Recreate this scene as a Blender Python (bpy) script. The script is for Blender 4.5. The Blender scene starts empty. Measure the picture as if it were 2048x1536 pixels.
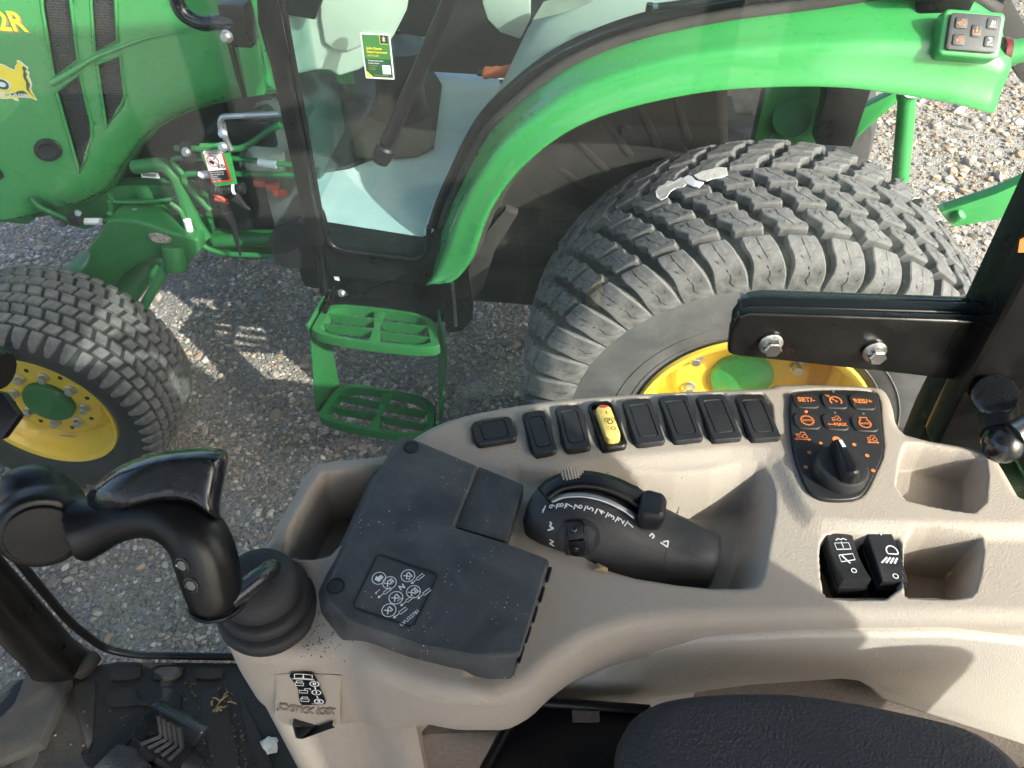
import bpy, bmesh, math, random
import numpy as np
from mathutils import Vector, Matrix, geometry
from mathutils.bvhtree import BVHTree
random.seed(7); RNG = np.random.default_rng(7)
R = math.radians
scene = bpy.context.scene
COL = scene.collection

# ---------------------------------------------------------------- camera
CAMZ, PITCH, ROLL, FPX = 1.98, R(45.37), R(0.65), 1565.0
cC = Vector((0, 0, CAMZ))
fw = Vector((0, math.cos(PITCH), -math.sin(PITCH)))
_r = Vector((1, 0, 0)); _u = Vector((0, math.sin(PITCH), math.cos(PITCH)))
cR = _r*math.cos(ROLL) + _u*math.sin(ROLL)
cU = -_r*math.sin(ROLL) + _u*math.cos(ROLL)
cd = bpy.data.cameras.new('camera'); cam = bpy.data.objects.new('camera', cd); COL.objects.link(cam)
cd.sensor_width = 36; cd.lens = FPX/2048*36; cd.clip_start = 0.02; cd.clip_end = 600
cam.matrix_world = Matrix(((cR.x, cU.x, -fw.x, 0), (cR.y, cU.y, -fw.y, 0), (cR.z, cU.z, -fw.z, CAMZ), (0, 0, 0, 1)))
scene.camera = cam

# ---------------------------------------------------------------- light
SUN = Vector((1.0, -0.85, 0.80)).normalized()          # direction towards the sun
w = bpy.data.worlds.new('World'); scene.world = w; w.use_nodes = True
nt = w.node_tree; bg = nt.nodes['Background']
sky = nt.nodes.new('ShaderNodeTexSky'); sky.sky_type = 'NISHITA'; sky.sun_disc = False
sky.sun_elevation = math.asin(SUN.z); sky.sun_rotation = math.atan2(SUN.x, SUN.y)
sky.air_density = 0.75; sky.dust_density = 4.5; sky.ozone_density = 0.7
nt.links.new(sky.outputs[0], bg.inputs[0]); bg.inputs[1].default_value = 0.15
sl = bpy.data.lights.new('sun', 'SUN'); sl.energy = 2.3; sl.angle = R(0.55); sl.color = (1, .95, .87)
so = bpy.data.objects.new('sun', sl); COL.objects.link(so); so.rotation_euler = SUN.to_track_quat('Z', 'Y').to_euler()
so.location = (6, -6, 8)
scene.view_settings.view_transform = 'Standard'; scene.view_settings.look = 'None'
scene.view_settings.gamma = 1; scene.view_settings.exposure = 1.6
scene.render.engine = 'CYCLES'
scene.cycles.transparent_max_bounces = 14; scene.cycles.max_bounces = 6; scene.cycles.diffuse_bounces = 3; scene.cycles.glossy_bounces = 3; scene.cycles.use_adaptive_sampling = True; scene.cycles.adaptive_threshold = 0.025

# ---------------------------------------------------------------- picture measurements -> points of the place
def ray(u, v): return fw + cR*((u-1024)/FPX) - cU*((v-768)/FPX)
def PP(u, v, p0, n):
    d = ray(u, v); n = Vector(n); return cC + d*((Vector(p0)-cC).dot(n)/d.dot(n))
def PZ(u, v, z): return PP(u, v, (0, 0, z), (0, 0, 1))
def PY(u, v, y): return PP(u, v, (0, y, 0), (0, 1, 0))
def PX(u, v, x): return PP(u, v, (x, 0, 0), (1, 0, 0))
def PD(u, v, d): return cC + ray(u, v)*d
TYAW = R(-6.0); TO = Vector((.596, 1.472, 0))          # parked tractor: axle origin and heading
TX = Vector((math.cos(TYAW), math.sin(TYAW), 0)); TY = Vector((-math.sin(TYAW), math.cos(TYAW), 0))
def toL(p): d = p-TO; return Vector((d.dot(TX), d.dot(TY), d.z))
def LY(u, v, y): return toL(PP(u, v, TO+TY*y, TY))
def LZ(u, v, z): return toL(PZ(u, v, z))
def LX(u, v, x): return toL(PP(u, v, TO+TX*x, TX))

# ---------------------------------------------------------------- materials
MATS = {}
def nd(nt, t, **kw):
    n = nt.nodes.new(t)
    for k, v in kw.items():
        if k in n.inputs: n.inputs[k].default_value = v
        else: setattr(n, k, v)
    return n
def mat(name, col, rough=.5, metal=0., var=.12, vscale=14., bump=0., bscale=250., coat=0., dust=0., dustcol=(.30, .28, .25),
        dscale=9., speck=0., speckcol=(.7, .7, .7), spscale=260., rvar=0., emit=0., spec=.5, b2=0., b2scale=30.):
    m = bpy.data.materials.new(name); m.use_nodes = True; nt = m.node_tree; L = nt.links
    b = nt.nodes['Principled BSDF']; tc = nd(nt, 'ShaderNodeTexCoord')
    b.inputs['Roughness'].default_value = rough; b.inputs['Metallic'].default_value = metal
    b.inputs['Coat Weight'].default_value = coat; b.inputs['Coat Roughness'].default_value = .06
    b.inputs['Specular IOR Level'].default_value = spec
    n1 = nd(nt, 'ShaderNodeTexNoise', Scale=vscale, Detail=5., Roughness=.6); L.new(tc.outputs['Object'], n1.inputs['Vector'])
    mx = nd(nt, 'ShaderNodeMix', data_type='RGBA')
    lo = [c*(1-var) for c in col]; hi = [min(1, c*(1+var)) for c in col]
    mx.inputs[6].default_value = (*lo, 1); mx.inputs[7].default_value = (*hi, 1); L.new(n1.outputs['Fac'], mx.inputs[0])
    out = mx.outputs[2]; rsock = None
    if dust > 0:
        n2 = nd(nt, 'ShaderNodeTexNoise', Scale=dscale, Detail=9., Roughness=.68, Distortion=.6); L.new(tc.outputs['Object'], n2.inputs['Vector'])
        rp = nd(nt, 'ShaderNodeMapRange'); rp.inputs[1].default_value = .38; rp.inputs[2].default_value = .78; rp.inputs[4].default_value = dust
        L.new(n2.outputs['Fac'], rp.inputs[0])
        m2 = nd(nt, 'ShaderNodeMix', data_type='RGBA'); m2.inputs[7].default_value = (*dustcol, 1)
        L.new(rp.outputs[0], m2.inputs[0]); L.new(out, m2.inputs[6]); out = m2.outputs[2]
        rr = nd(nt, 'ShaderNodeMapRange'); rr.inputs[2].default_value = max(dust, .01); rr.inputs[3].default_value = rough; rr.inputs[4].default_value = min(1, rough+.3)
        L.new(rp.outputs[0], rr.inputs[0]); rsock = rr.outputs[0]
    if speck > 0:
        vo = nd(nt, 'ShaderNodeTexVoronoi', Scale=spscale); L.new(tc.outputs['Object'], vo.inputs['Vector'])
        n3 = nd(nt, 'ShaderNodeTexNoise', Scale=spscale*.09, Detail=2.); L.new(tc.outputs['Object'], n3.inputs['Vector'])
        r3 = nd(nt, 'ShaderNodeMapRange'); r3.inputs[1].default_value = .42; r3.inputs[2].default_value = .75; r3.inputs[4].default_value = speck
        L.new(n3.outputs['Fac'], r3.inputs[0])
        lt = nd(nt, 'ShaderNodeMath', operation='LESS_THAN'); L.new(vo.outputs['Distance'], lt.inputs[0]); L.new(r3.outputs[0], lt.inputs[1])
        m3 = nd(nt, 'ShaderNodeMix', data_type='RGBA'); m3.inputs[7].default_value = (*speckcol, 1)
        L.new(lt.outputs[0], m3.inputs[0]); L.new(out, m3.inputs[6]); out = m3.outputs[2]
    L.new(out, b.inputs['Base Color'])
    if rsock: L.new(rsock, b.inputs['Roughness'])
    elif rvar > 0:
        r4 = nd(nt, 'ShaderNodeMapRange'); r4.inputs[3].default_value = max(.02, rough-rvar); r4.inputs[4].default_value = rough+rvar
        n4 = nd(nt, 'ShaderNodeTexNoise', Scale=vscale*1.7, Detail=8., Roughness=.7); L.new(tc.outputs['Object'], n4.inputs['Vector'])
        L.new(n4.outputs['Fac'], r4.inputs[0]); L.new(r4.outputs[0], b.inputs['Roughness'])
    if bump > 0:
        nb = nd(nt, 'ShaderNodeTexNoise', Scale=bscale, Detail=3.); L.new(tc.outputs['Object'], nb.inputs['Vector'])
        bp = nd(nt, 'ShaderNodeBump', Strength=bump, Distance=.002); L.new(nb.outputs['Fac'], bp.inputs['Height'])
        last = bp
        if b2 > 0:
            nb2 = nd(nt, 'ShaderNodeTexNoise', Scale=b2scale, Detail=3.); L.new(tc.outputs['Object'], nb2.inputs['Vector'])
            bp2 = nd(nt, 'ShaderNodeBump', Strength=b2, Distance=.01); L.new(nb2.outputs['Fac'], bp2.inputs['Height']); L.new(bp2.outputs[0], bp.inputs['Normal'])
        L.new(last.outputs[0], b.inputs['Normal'])
    if emit > 0:
        b.inputs['Emission Color'].default_value = (*col, 1); b.inputs['Emission Strength'].default_value = emit
    MATS[name] = m; return m

mat('beige', (.365, .318, .275), .55, bump=.28, bscale=650, var=.05, vscale=6, dust=.10, dustcol=(.33, .29, .25), dscale=14, speck=.03, speckcol=(.75, .74, .72), spscale=160)
mat('beige_shaded', (.235, .20, .17), .6, var=.05)  # darker beige: shading of the embossed letters put into their colour
mat('leather_beige', (.50, .45, .40), .5, bump=.4, bscale=900, var=.05, vscale=8, dust=.12, dustcol=(.36, .32, .28), dscale=12)
mat('cover', (.030, .033, .039), .52, bump=.12, bscale=1100, var=.15, vscale=9, dust=.75, dustcol=(.125, .130, .136), dscale=18, speck=.16, spscale=330)
mat('black_plastic', (.014, .0145, .017), .42, bump=.10, bscale=900, dust=.22, dustcol=(.050, .049, .048), dscale=30, speck=.06, spscale=420)
mat('black_clean', (.006, .006, .0075), .36, bump=.04, bscale=900, var=.1, spec=.35)
mat('black_gloss', (.010, .011, .014), .16, var=.1, dust=.05, dustcol=(.12, .12, .12), dscale=25, coat=.5)
mat('black_paint', (.0055, .0052, .0052), .25, var=.1, bump=.04, bscale=600, dust=.12, dustcol=(.030, .028, .026), dscale=9, speck=.04, spscale=300)
mat('boot', (.014, .015, .018), .58, bump=.15, bscale=500, dust=.25, dustcol=(.05, .05, .052), dscale=14)
mat('leather_black', (.026, .028, .035), .48, var=.1, bump=1.0, bscale=500, dust=.10, dustcol=(.07, .07, .07))
mat('grey_plastic', (.030, .032, .036), .5, bump=.05)
mat('housing', (.024, .025, .029), .45, bump=.12, bscale=900, var=.15, dust=.45, dustcol=(.095, .095, .097), dscale=28, speck=.05, spscale=420)
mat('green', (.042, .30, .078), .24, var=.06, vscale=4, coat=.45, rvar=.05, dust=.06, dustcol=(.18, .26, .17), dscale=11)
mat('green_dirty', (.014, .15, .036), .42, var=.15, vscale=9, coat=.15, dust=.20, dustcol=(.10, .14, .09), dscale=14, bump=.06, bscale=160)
mat('yellow', (.82, .56, .03), .34, var=.10, vscale=20, coat=.25, dust=.28, dustcol=(.55, .45, .22), dscale=15)
mat('yellow_switch', (.80, .59, .17), .45, var=.05)
mat('rubber', (.040, .041, .044), .68, var=.25, vscale=30, bump=.25, bscale=240, dust=.42, dustcol=(.15, .15, .148), dscale=26, speck=.05, spscale=200, spec=.35)
mat('rubber_dark', (.020, .021, .022), .60, var=.2, vscale=12, bump=.15, bscale=150, dust=.3, dustcol=(.085, .085, .085), dscale=12, spec=.4)
mat('rubber_side_lit', (.085, .086, .089), .62, var=.2, vscale=10, bump=.12, bscale=150, dust=.5, dustcol=(.24, .24, .24), dscale=9, spec=.4)  # rear sidewall paler than the front one: sunlit look put into the colour
mat('rubber_lug', (.105, .105, .107), .72, var=.35, vscale=40, bump=.4, bscale=260, dust=.65, dustcol=(.27, .265, .26), dscale=40, speck=.08, spscale=220, spec=.35)
mat('mat_floor', (.014, .015, .0155), .6, var=.2, bump=.35, bscale=300, dust=.42, dustcol=(.085, .075, .062), dscale=12, speck=.10, spscale=260, speckcol=(.32, .27, .2))
mat('liner', (.026, .025, .024), .7, var=.25, bump=.2, bscale=180, dust=.4, dustcol=(.085, .077, .068), dscale=14, speck=.08, spscale=240, speckcol=(.4, .38, .34))
mat('dark_part', (.010, .011, .012), .6, var=.3, dust=.25, dustcol=(.045, .045, .042), dscale=20)
mat('engine_grey', (.16, .16, .155), .55, metal=.3, var=.3, dust=.2, dscale=20)
mat('steel', (.62, .62, .60), .30, metal=1, var=.1, rvar=.1)
mat('zinc', (.55, .57, .58), .38, metal=.9, var=.12, rvar=.1)
mat('white_label', (.78, .80, .82), .45, var=.04)
mat('white_ink', (.80, .82, .84), .5, var=.02)
mat('orange_ink', (.72, .22, .06), .55, var=.05)
mat('black_ink', (.012, .012, .012), .5)
mat('red_ink', (.55, .035, .02), .45)
mat('red_mark', (.42, .05, .02), .5)
mat('yellow_ink', (.85, .70, .04), .4)
mat('sticker_green', (.05, .20, .05), .4, var=.03)
mat('sticker_dark', (.012, .085, .035), .4, var=.03)
mat('sheet_white', (.74, .80, .82), .42, var=.04, bump=.15, bscale=40, dust=.25, dustcol=(.34, .36, .34), dscale=13)
mat('cab_beige', (.60, .575, .49), .55, var=.05, bump=.05)
mat('headliner', (.17, .17, .175), .9, var=.1, bump=.3, bscale=300)
mat('brown_mat', (.10, .075, .05), .9, var=.4, vscale=60, bump=.6, bscale=300)
mat('orange_lever', (.55, .10, .03), .55)
mat('led_red', (1, .05, .03), .4, emit=3.0)
mat('led_off', (.12, .16, .20), .3)
mat('red_lens', (.12, .006, .006), .15)
mat('paper', (.72, .71, .67), .85, var=.12, bump=.5, bscale=160, dust=.8, dustcol=(.40, .36, .28), dscale=60)
mat('crumb_dark', (.13, .095, .06), .95, var=.5, vscale=90)
mat('wood_crumb', (.35, .24, .13), .9, var=.4, vscale=120)
mat('hose', (.012, .012, .013), .5, bump=.2, bscale=300)
mat('wire_red', (.45, .06, .03), .5)
mat('grass', (.055, .085, .025), .8, var=.4, vscale=30)

def carpet_mat():
    m = mat('carpet', (.16, .13, .11), .95, var=.5, vscale=180, bump=.8, bscale=420); return m
carpet_mat()
def stone_mat():
    m = bpy.data.materials.new('stones'); m.use_nodes = True; nt = m.node_tree; L = nt.links; b = nt.nodes['Principled BSDF']
    at = nd(nt, 'ShaderNodeAttribute', attribute_name='Col'); tc = nd(nt, 'ShaderNodeTexCoord')
    n = nd(nt, 'ShaderNodeTexNoise', Scale=160., Detail=4.); L.new(tc.outputs['Object'], n.inputs['Vector'])
    mr = nd(nt, 'ShaderNodeMapRange'); mr.inputs[3].default_value = .72; mr.inputs[4].default_value = 1.2; L.new(n.outputs['Fac'], mr.inputs[0])
    mx = nd(nt, 'ShaderNodeMix', data_type='RGBA', blend_type='MULTIPLY'); mx.inputs[0].default_value = 1
    L.new(at.outputs['Color'], mx.inputs[6]); L.new(mr.outputs[0], mx.inputs[7]); L.new(mx.outputs[2], b.inputs['Base Color'])
    b.inputs['Roughness'].default_value = .8
    bp = nd(nt, 'ShaderNodeBump', Strength=.4, Distance=.002); L.new(n.outputs['Fac'], bp.inputs['Height']); L.new(bp.outputs[0], b.inputs['Normal'])
    MATS['stones'] = m
stone_mat()
def ground_mat():
    m = bpy.data.materials.new('ground'); m.use_nodes = True; nt = m.node_tree; L = nt.links; b = nt.nodes['Principled BSDF']
    tc = nd(nt, 'ShaderNodeTexCoord')
    vo = nd(nt, 'ShaderNodeTexVoronoi', Scale=150.); L.new(tc.outputs['Object'], vo.inputs['Vector'])
    cr = nd(nt, 'ShaderNodeValToRGB'); L.new(vo.outputs['Color'], cr.inputs[0])
    e = cr.color_ramp.elements; e[0].color = (.17, .155, .14, 1); e[1].color = (.50, .46, .40, 1)
    e2 = cr.color_ramp.elements.new(.5); e2.color = (.33, .305, .275, 1)
    n = nd(nt, 'ShaderNodeTexNoise', Scale=2.2, Detail=6., Roughness=.65); L.new(tc.outputs['Object'], n.inputs['Vector'])
    mr = nd(nt, 'ShaderNodeMapRange'); mr.inputs[1].default_value = .56; mr.inputs[2].default_value = .72; mr.inputs[4].default_value = .5; L.new(n.outputs['Fac'], mr.inputs[0])
    mx = nd(nt, 'ShaderNodeMix', data_type='RGBA'); mx.inputs[7].default_value = (.075, .075, .04, 1)
    L.new(mr.outputs[0], mx.inputs[0]); L.new(cr.outputs[0], mx.inputs[6]); L.new(mx.outputs[2], b.inputs['Base Color']); b.inputs['Roughness'].default_value = .9
    bp = nd(nt, 'ShaderNodeBump', Strength=.9, Distance=.006, invert=True); L.new(vo.outputs['Distance'], bp.inputs['Height']); L.new(bp.outputs[0], b.inputs['Normal'])
    MATS['ground'] = m
ground_mat()
def mesh_mat():
    m = bpy.data.materials.new('grille_mesh'); m.use_nodes = True; nt = m.node_tree; L = nt.links; b = nt.nodes['Principled BSDF']
    tc = nd(nt, 'ShaderNodeTexCoord'); mp = nd(nt, 'ShaderNodeMapping'); L.new(tc.outputs['Object'], mp.inputs[0])
    mp.inputs['Scale'].default_value = (1, 0.02, 1.0)
    vo = nd(nt, 'ShaderNodeTexVoronoi', Scale=150., Randomness=.12); L.new(mp.outputs[0], vo.inputs['Vector'])
    cr = nd(nt, 'ShaderNodeValToRGB'); L.new(vo.outputs['Distance'], cr.inputs[0]); e = cr.color_ramp.elements
    e[0].position = .36; e[0].color = (.006, .006, .006, 1); e[1].position = .46; e[1].color = (.055, .055, .055, 1)
    L.new(cr.outputs[0], b.inputs['Base Color']); b.inputs['Roughness'].default_value = .5
    bp = nd(nt, 'ShaderNodeBump', Strength=.8, Distance=.003); L.new(vo.outputs['Distance'], bp.inputs['Height']); L.new(bp.outputs[0], b.inputs['Normal'])
    MATS['grille_mesh'] = m
mesh_mat()
def glass_mat(name, tint, dust=.04, dscale=3., refl=1.0, dustcol=(.62, .66, .64)):
    m = bpy.data.materials.new(name); m.use_nodes = True; nt = m.node_tree; L = nt.links
    for n in list(nt.nodes): nt.nodes.remove(n)
    o = nd(nt, 'ShaderNodeOutputMaterial'); tr = nd(nt, 'ShaderNodeBsdfTransparent'); tr.inputs[0].default_value = (*tint, 1)
    gl = nd(nt, 'ShaderNodeBsdfGlossy', Roughness=0.0); df = nd(nt, 'ShaderNodeBsdfDiffuse'); df.inputs[0].default_value = (*dustcol, 1)
    lw = nd(nt, 'ShaderNodeLayerWeight', Blend=.5)
    pw = nd(nt, 'ShaderNodeMath', operation='POWER'); pw.inputs[1].default_value = 5; L.new(lw.outputs['Facing'], pw.inputs[0])
    ma = nd(nt, 'ShaderNodeMath', operation='MULTIPLY_ADD'); ma.inputs[1].default_value = .95*refl; ma.inputs[2].default_value = .043*refl; L.new(pw.outputs[0], ma.inputs[0])
    mg = nd(nt, 'ShaderNodeMixShader'); L.new(ma.outputs[0], mg.inputs[0]); L.new(tr.outputs[0], mg.inputs[1]); L.new(gl.outputs[0], mg.inputs[2])
    tc = nd(nt, 'ShaderNodeTexCoord')
    n1 = nd(nt, 'ShaderNodeTexNoise', Scale=dscale, Detail=8., Roughness=.65); L.new(tc.outputs['Object'], n1.inputs['Vector'])
    mr = nd(nt, 'ShaderNodeMapRange'); mr.inputs[1].default_value = .35; mr.inputs[2].default_value = .8; mr.inputs[3].default_value = dust*.35; mr.inputs[4].default_value = dust*1.6; L.new(n1.outputs['Fac'], mr.inputs[0])
    vo = nd(nt, 'ShaderNodeTexVoronoi', Scale=190.); L.new(tc.outputs['Object'], vo.inputs['Vector'])
    n2 = nd(nt, 'ShaderNodeTexNoise', Scale=7., Detail=3.); L.new(tc.outputs['Object'], n2.inputs['Vector'])
    m5 = nd(nt, 'ShaderNodeMapRange'); m5.inputs[1].default_value = .45; m5.inputs[2].default_value = .75; m5.inputs[4].default_value = .14; L.new(n2.outputs['Fac'], m5.inputs[0])
    lt = nd(nt, 'ShaderNodeMath', operation='LESS_THAN'); L.new(vo.outputs['Distance'], lt.inputs[0]); L.new(m5.outputs[0], lt.inputs[1])
    ad = nd(nt, 'ShaderNodeMath', operation='MULTIPLY_ADD'); ad.inputs[1].default_value = dust*4; L.new(lt.outputs[0], ad.inputs[0]); L.new(mr.outputs[0], ad.inputs[2])
    md = nd(nt, 'ShaderNodeMixShader'); L.new(ad.outputs[0], md.inputs[0]); L.new(mg.outputs[0], md.inputs[1]); L.new(df.outputs[0], md.inputs[2])
    L.new(md.outputs[0], o.inputs[0]); MATS[name] = m
glass_mat('glass_own', (.955, .985, .97), dust=.019, dscale=2.2, refl=.8, dustcol=(.52, .64, .62))
glass_mat('glass_tint', (.84, .93, .925), dust=.002, dscale=5, refl=.9)

# ---------------------------------------------------------------- mesh helpers
def link(o, parent=None):
    COL.objects.link(o)
    if parent is not None: o.parent = parent
    return o
def obj(name, me, m=None, parent=None):
    if m is not None and len(me.materials) == 0: me.materials.append(MATS[m])
    return link(bpy.data.objects.new(name, me), parent)
def finish(me, smooth=40):
    if smooth:
        me.shade_smooth()
        if smooth < 180: me.set_sharp_from_angle(angle=R(smooth))
    return me
def from_bm(name, bm, m, parent=None, smooth=40, bevel=0, seg=2, bev_angle=25):
    bmesh.ops.recalc_face_normals(bm, faces=bm.faces)
    if bevel:
        ed = [e for e in bm.edges if len(e.link_faces) == 2 and e.calc_face_angle(0) > R(bev_angle)]
        bmesh.ops.bevel(bm, geom=ed, offset=bevel, segments=seg, profile=.6, affect='EDGES', clamp_overlap=True)
    me = bpy.data.meshes.new(name); bm.to_mesh(me); bm.free(); finish(me, smooth)
    return obj(name, me, m, parent)
def from_vf(name, vs, fs, m, parent=None, smooth=40, recalc=True):
    me = bpy.data.meshes.new(name); me.from_pydata([tuple(v) for v in vs], [], fs); me.update()
    if recalc:
        bm = bmesh.new(); bm.from_mesh(me); bmesh.ops.recalc_face_normals(bm, faces=bm.faces); bm.to_mesh(me); bm.free()
    finish(me, smooth); return obj(name, me, m, parent)
def empty(name, loc=(0, 0, 0), rz=0):
    o = bpy.data.objects.new(name, None); o.empty_display_size = .1; COL.objects.link(o); o.location = loc; o.rotation_euler = (0, 0, rz); return o
def tag(o, label=None, cat=None, group=None, kind=None):
    if label: o['label'] = label
    if cat: o['category'] = cat
    if group: o['group'] = group
    if kind: o['kind'] = kind
    return o
def a_prism(bm, pts, vec):
    """closed prism over polygon pts (3D), extruded by vec"""
    vec = Vector(vec); a = [bm.verts.new(Vector(p)) for p in pts]; b = [bm.verts.new(Vector(p)+vec) for p in pts]; n = len(pts)
    bm.faces.new(a); bm.faces.new(b[::-1])
    for i in range(n): bm.faces.new((a[i], b[i], b[(i+1) % n], a[(i+1) % n]))
def a_ringloft(bm, rings, cap0=True, cap1=True, closed=True):
    vs = [[bm.verts.new(Vector(p)) for p in r] for r in rings]; n = len(rings[0])
    for i in range(len(vs)-1):
        for j in range(n if closed else n-1):
            k = (j+1) % n; bm.faces.new((vs[i][j], vs[i][k], vs[i+1][k], vs[i+1][j]))
    if cap0: bm.faces.new(vs[0][::-1])
    if cap1: bm.faces.new(vs[-1])
def a_box(bm, c, s, rot=None):
    c = Vector(c); hx, hy, hz = [x/2 for x in s]
    m = rot.to_3x3() if rot is not None else Matrix.Identity(3)
    a_prism(bm, [c+m@Vector(p) for p in ((-hx, -hy, -hz), (hx, -hy, -hz), (hx, hy, -hz), (-hx, hy, -hz))], m@Vector((0, 0, 2*hz)))
def frame_of(n):
    n = Vector(n).normalized(); a = Vector((0, 0, 1)) if abs(n.z) < .9 else Vector((1, 0, 0))
    x = a.cross(n).normalized(); return x, n.cross(x), n
def a_cyl(bm, p0, p1, r0, r1=None, n=16):
    p0 = Vector(p0); p1 = Vector(p1); r1 = r0 if r1 is None else r1; x, y, z = frame_of(p1-p0)
    a_ringloft(bm, [[p+(x*math.cos(t)+y*math.sin(t))*r for t in [2*math.pi*i/n for i in range(n)]] for p, r in ((p0, r0), (p1, r1))])
def smooth_path(pts, sub=6):
    P = [Vector(p) for p in pts]
    if len(P) < 3: return P
    out = []; Q = [P[0]*2-P[1]]+P+[P[-1]*2-P[-2]]
    for i in range(1, len(Q)-2):
        a, b, c, d = Q[i-1:i+3]
        for k in range(sub):
            t = k/sub; out.append(.5*((2*b)+(c-a)*t+(2*a-5*b+4*c-d)*t*t+(3*b-a-3*c+d)*t**3))
    out.append(P[-1]); return out
def corner_path(pts, r=.02, n=5):
    """polyline with rounded corners"""
    P = [Vector(p) for p in pts]; out = [P[0]]
    for i in range(1, len(P)-1):
        a, b, c = P[i-1:i+2]; u = (a-b); v = (c-b); k = min(r, u.length*.45, v.length*.45); s = b+u.normalized()*k; e = b+v.normalized()*k
        for j in range(n+1):
            t = j/n; out.append(s*(1-t)**2+b*2*t*(1-t)+e*t*t)
    out.append(P[-1]); return out
def a_tube(bm, path, r, n=10, rfun=None):
    P = [Vector(p) for p in path]; rings = []; prev = None
    for i, p in enumerate(P):
        t = (P[min(i+1, len(P)-1)]-P[max(i-1, 0)]).normalized()
        if prev is None: x, y, _ = frame_of(t)
        else:
            x = prev-t*prev.dot(t); x.normalize(); y = t.cross(x)
        prev = x; rr = rfun(i/(len(P)-1)) if rfun else r
        rings.append([p+(x*math.cos(a)+y*math.sin(a))*rr for a in [2*math.pi*k/n for k in range(n)]])
    a_ringloft(bm, rings)
def tube(name, pts, r, m, parent, n=10, corner=None, smooth=True, sub=6):
    bm = bmesh.new(); a_tube(bm, corner_path(pts, corner) if corner else (smooth_path(pts, sub) if smooth else pts), r, n)
    return from_bm(name, bm, m, parent, 50)
def a_lathe(bm, prof, o, axis, n=32, cap=True):
    """prof: list of (radius, height along axis)"""
    o = Vector(o); x, y, z = frame_of(axis)
    rings = [[o+z*h+(x*math.cos(t)+y*math.sin(t))*max(r, 1e-4) for t in [2*math.pi*i/n for i in range(n)]] for r, h in prof]
    a_ringloft(bm, rings, cap, cap)
def slab(name, pts, vec, m, parent, bevel=.002, seg=2, smooth=40):
    bm = bmesh.new(); a_prism(bm, pts, vec); return from_bm(name, bm, m, parent, smooth, bevel, seg)
def boxo(name, c, s, m, parent, bevel=.003, rot=None, seg=2):
    bm = bmesh.new(); a_box(bm, c, s, rot); return from_bm(name, bm, m, parent, 40, bevel, seg)
def cylo(name, p0, p1, r, m, parent, r1=None, n=20, bevel=0):
    bm = bmesh.new(); a_cyl(bm, p0, p1, r, r1, n); return from_bm(name, bm, m, parent, 40, bevel)
def hexbolt(name, p, n, r, h, m, parent, flange=1.35):
    bm = bmesh.new(); p = Vector(p); n = Vector(n).normalized()
    a_lathe(bm, [(r*flange, 0), (r*flange, h*.18), (r*1.02, h*.30)], p, n, 18)
    a_lathe(bm, [(r, h*.2), (r, h*.92), (r*.86, h)], p, n, 6)
    return from_bm(name, bm, m, parent, 35)
def chaikin(pts, k=2):
    P = [Vector(p) for p in pts]
    for _ in range(k):
        Q = []
        for i in range(len(P)):
            a, b = P[i], P[(i+1) % len(P)]; Q += [a*.75+b*.25, a*.25+b*.75]
        P = Q
    return P
def rrect(w, h, r, n=4):
    out = []
    for cx, cy, a0 in ((w/2-r, h/2-r, 0), (-w/2+r, h/2-r, 90), (-w/2+r, -h/2+r, 180), (w/2-r, -h/2+r, 270)):
        for i in range(n+1):
            a = R(a0+90*i/n); out.append((cx+r*math.cos(a), cy+r*math.sin(a)))
    return out
class Fr:
    """flat 2-D frame in space: origin, x axis, y axis (metres)"""
    def __init__(s, o, x, y):
        s.o = Vector(o); s.x = Vector(x).normalized(); y = Vector(y); s.y = (y-s.x*y.dot(s.x)).normalized(); s.n = s.x.cross(s.y)
    def p(s, a, b, h=0): return s.o+s.x*a+s.y*b+s.n*h
    def mat(s): return Matrix(((s.x.x, s.y.x, s.n.x, s.o.x), (s.x.y, s.y.y, s.n.y, s.o.y), (s.x.z, s.y.z, s.n.z, s.o.z), (0, 0, 0, 1)))
_fonts = {}
def a_text(bm, s, size, M, off=.0, align='CENTER', shear=0., bold=0., spacing=1.0):
    cu = bpy.data.curves.new('t', 'FONT'); cu.body = s; cu.size = size; cu.align_x = align; cu.align_y = 'CENTER'; cu.shear = shear; cu.offset = bold; cu.space_character = spacing
    cu.resolution_u = 3
    o = bpy.data.objects.new('t', cu); COL.objects.link(o)
    dg = bpy.context.evaluated_depsgraph_get(); me = bpy.data.meshes.new_from_object(o.evaluated_get(dg))
    bpy.data.objects.remove(o); bpy.data.curves.remove(cu)
    me.transform(M @ Matrix.Translation((0, 0, off))); bm.from_mesh(me); bpy.data.meshes.remove(me)
def a_strip(bm, fr, line, wd, off=0, closed=False):
    """flat stroke along a 2-D polyline"""
    P = [Vector((p[0], p[1])) for p in line]; n = len(P); A = []; B = []
    for i in range(n):
        a = P[i-1] if (i or closed) else P[0]; b = P[(i+1) % n] if (i < n-1 or closed) else P[-1]
        t = (b-a); t = t.normalized() if t.length > 1e-9 else Vector((1, 0)); q = Vector((-t.y, t.x))*wd/2
        A.append(bm.verts.new(fr.p(*(P[i]+q), off))); B.append(bm.verts.new(fr.p(*(P[i]-q), off)))
    for i in range(n if closed else n-1):
        k = (i+1) % n; bm.faces.new((A[i], B[i], B[k], A[k]))
def a_poly(bm, fr, pts, off=0): bm.faces.new([bm.verts.new(fr.p(p[0], p[1], off)) for p in pts])
def circ2(cx, cy, r, n=18, a0=0, a1=360):
    m = n if a1-a0 >= 360 else n+1
    return [(cx+r*math.cos(R(a0+(a1-a0)*i/n)), cy+r*math.sin(R(a0+(a1-a0)*i/n))) for i in range(m)]
def deco(name, bm, m, parent): return from_bm(name, bm, m, parent, 0)
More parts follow.
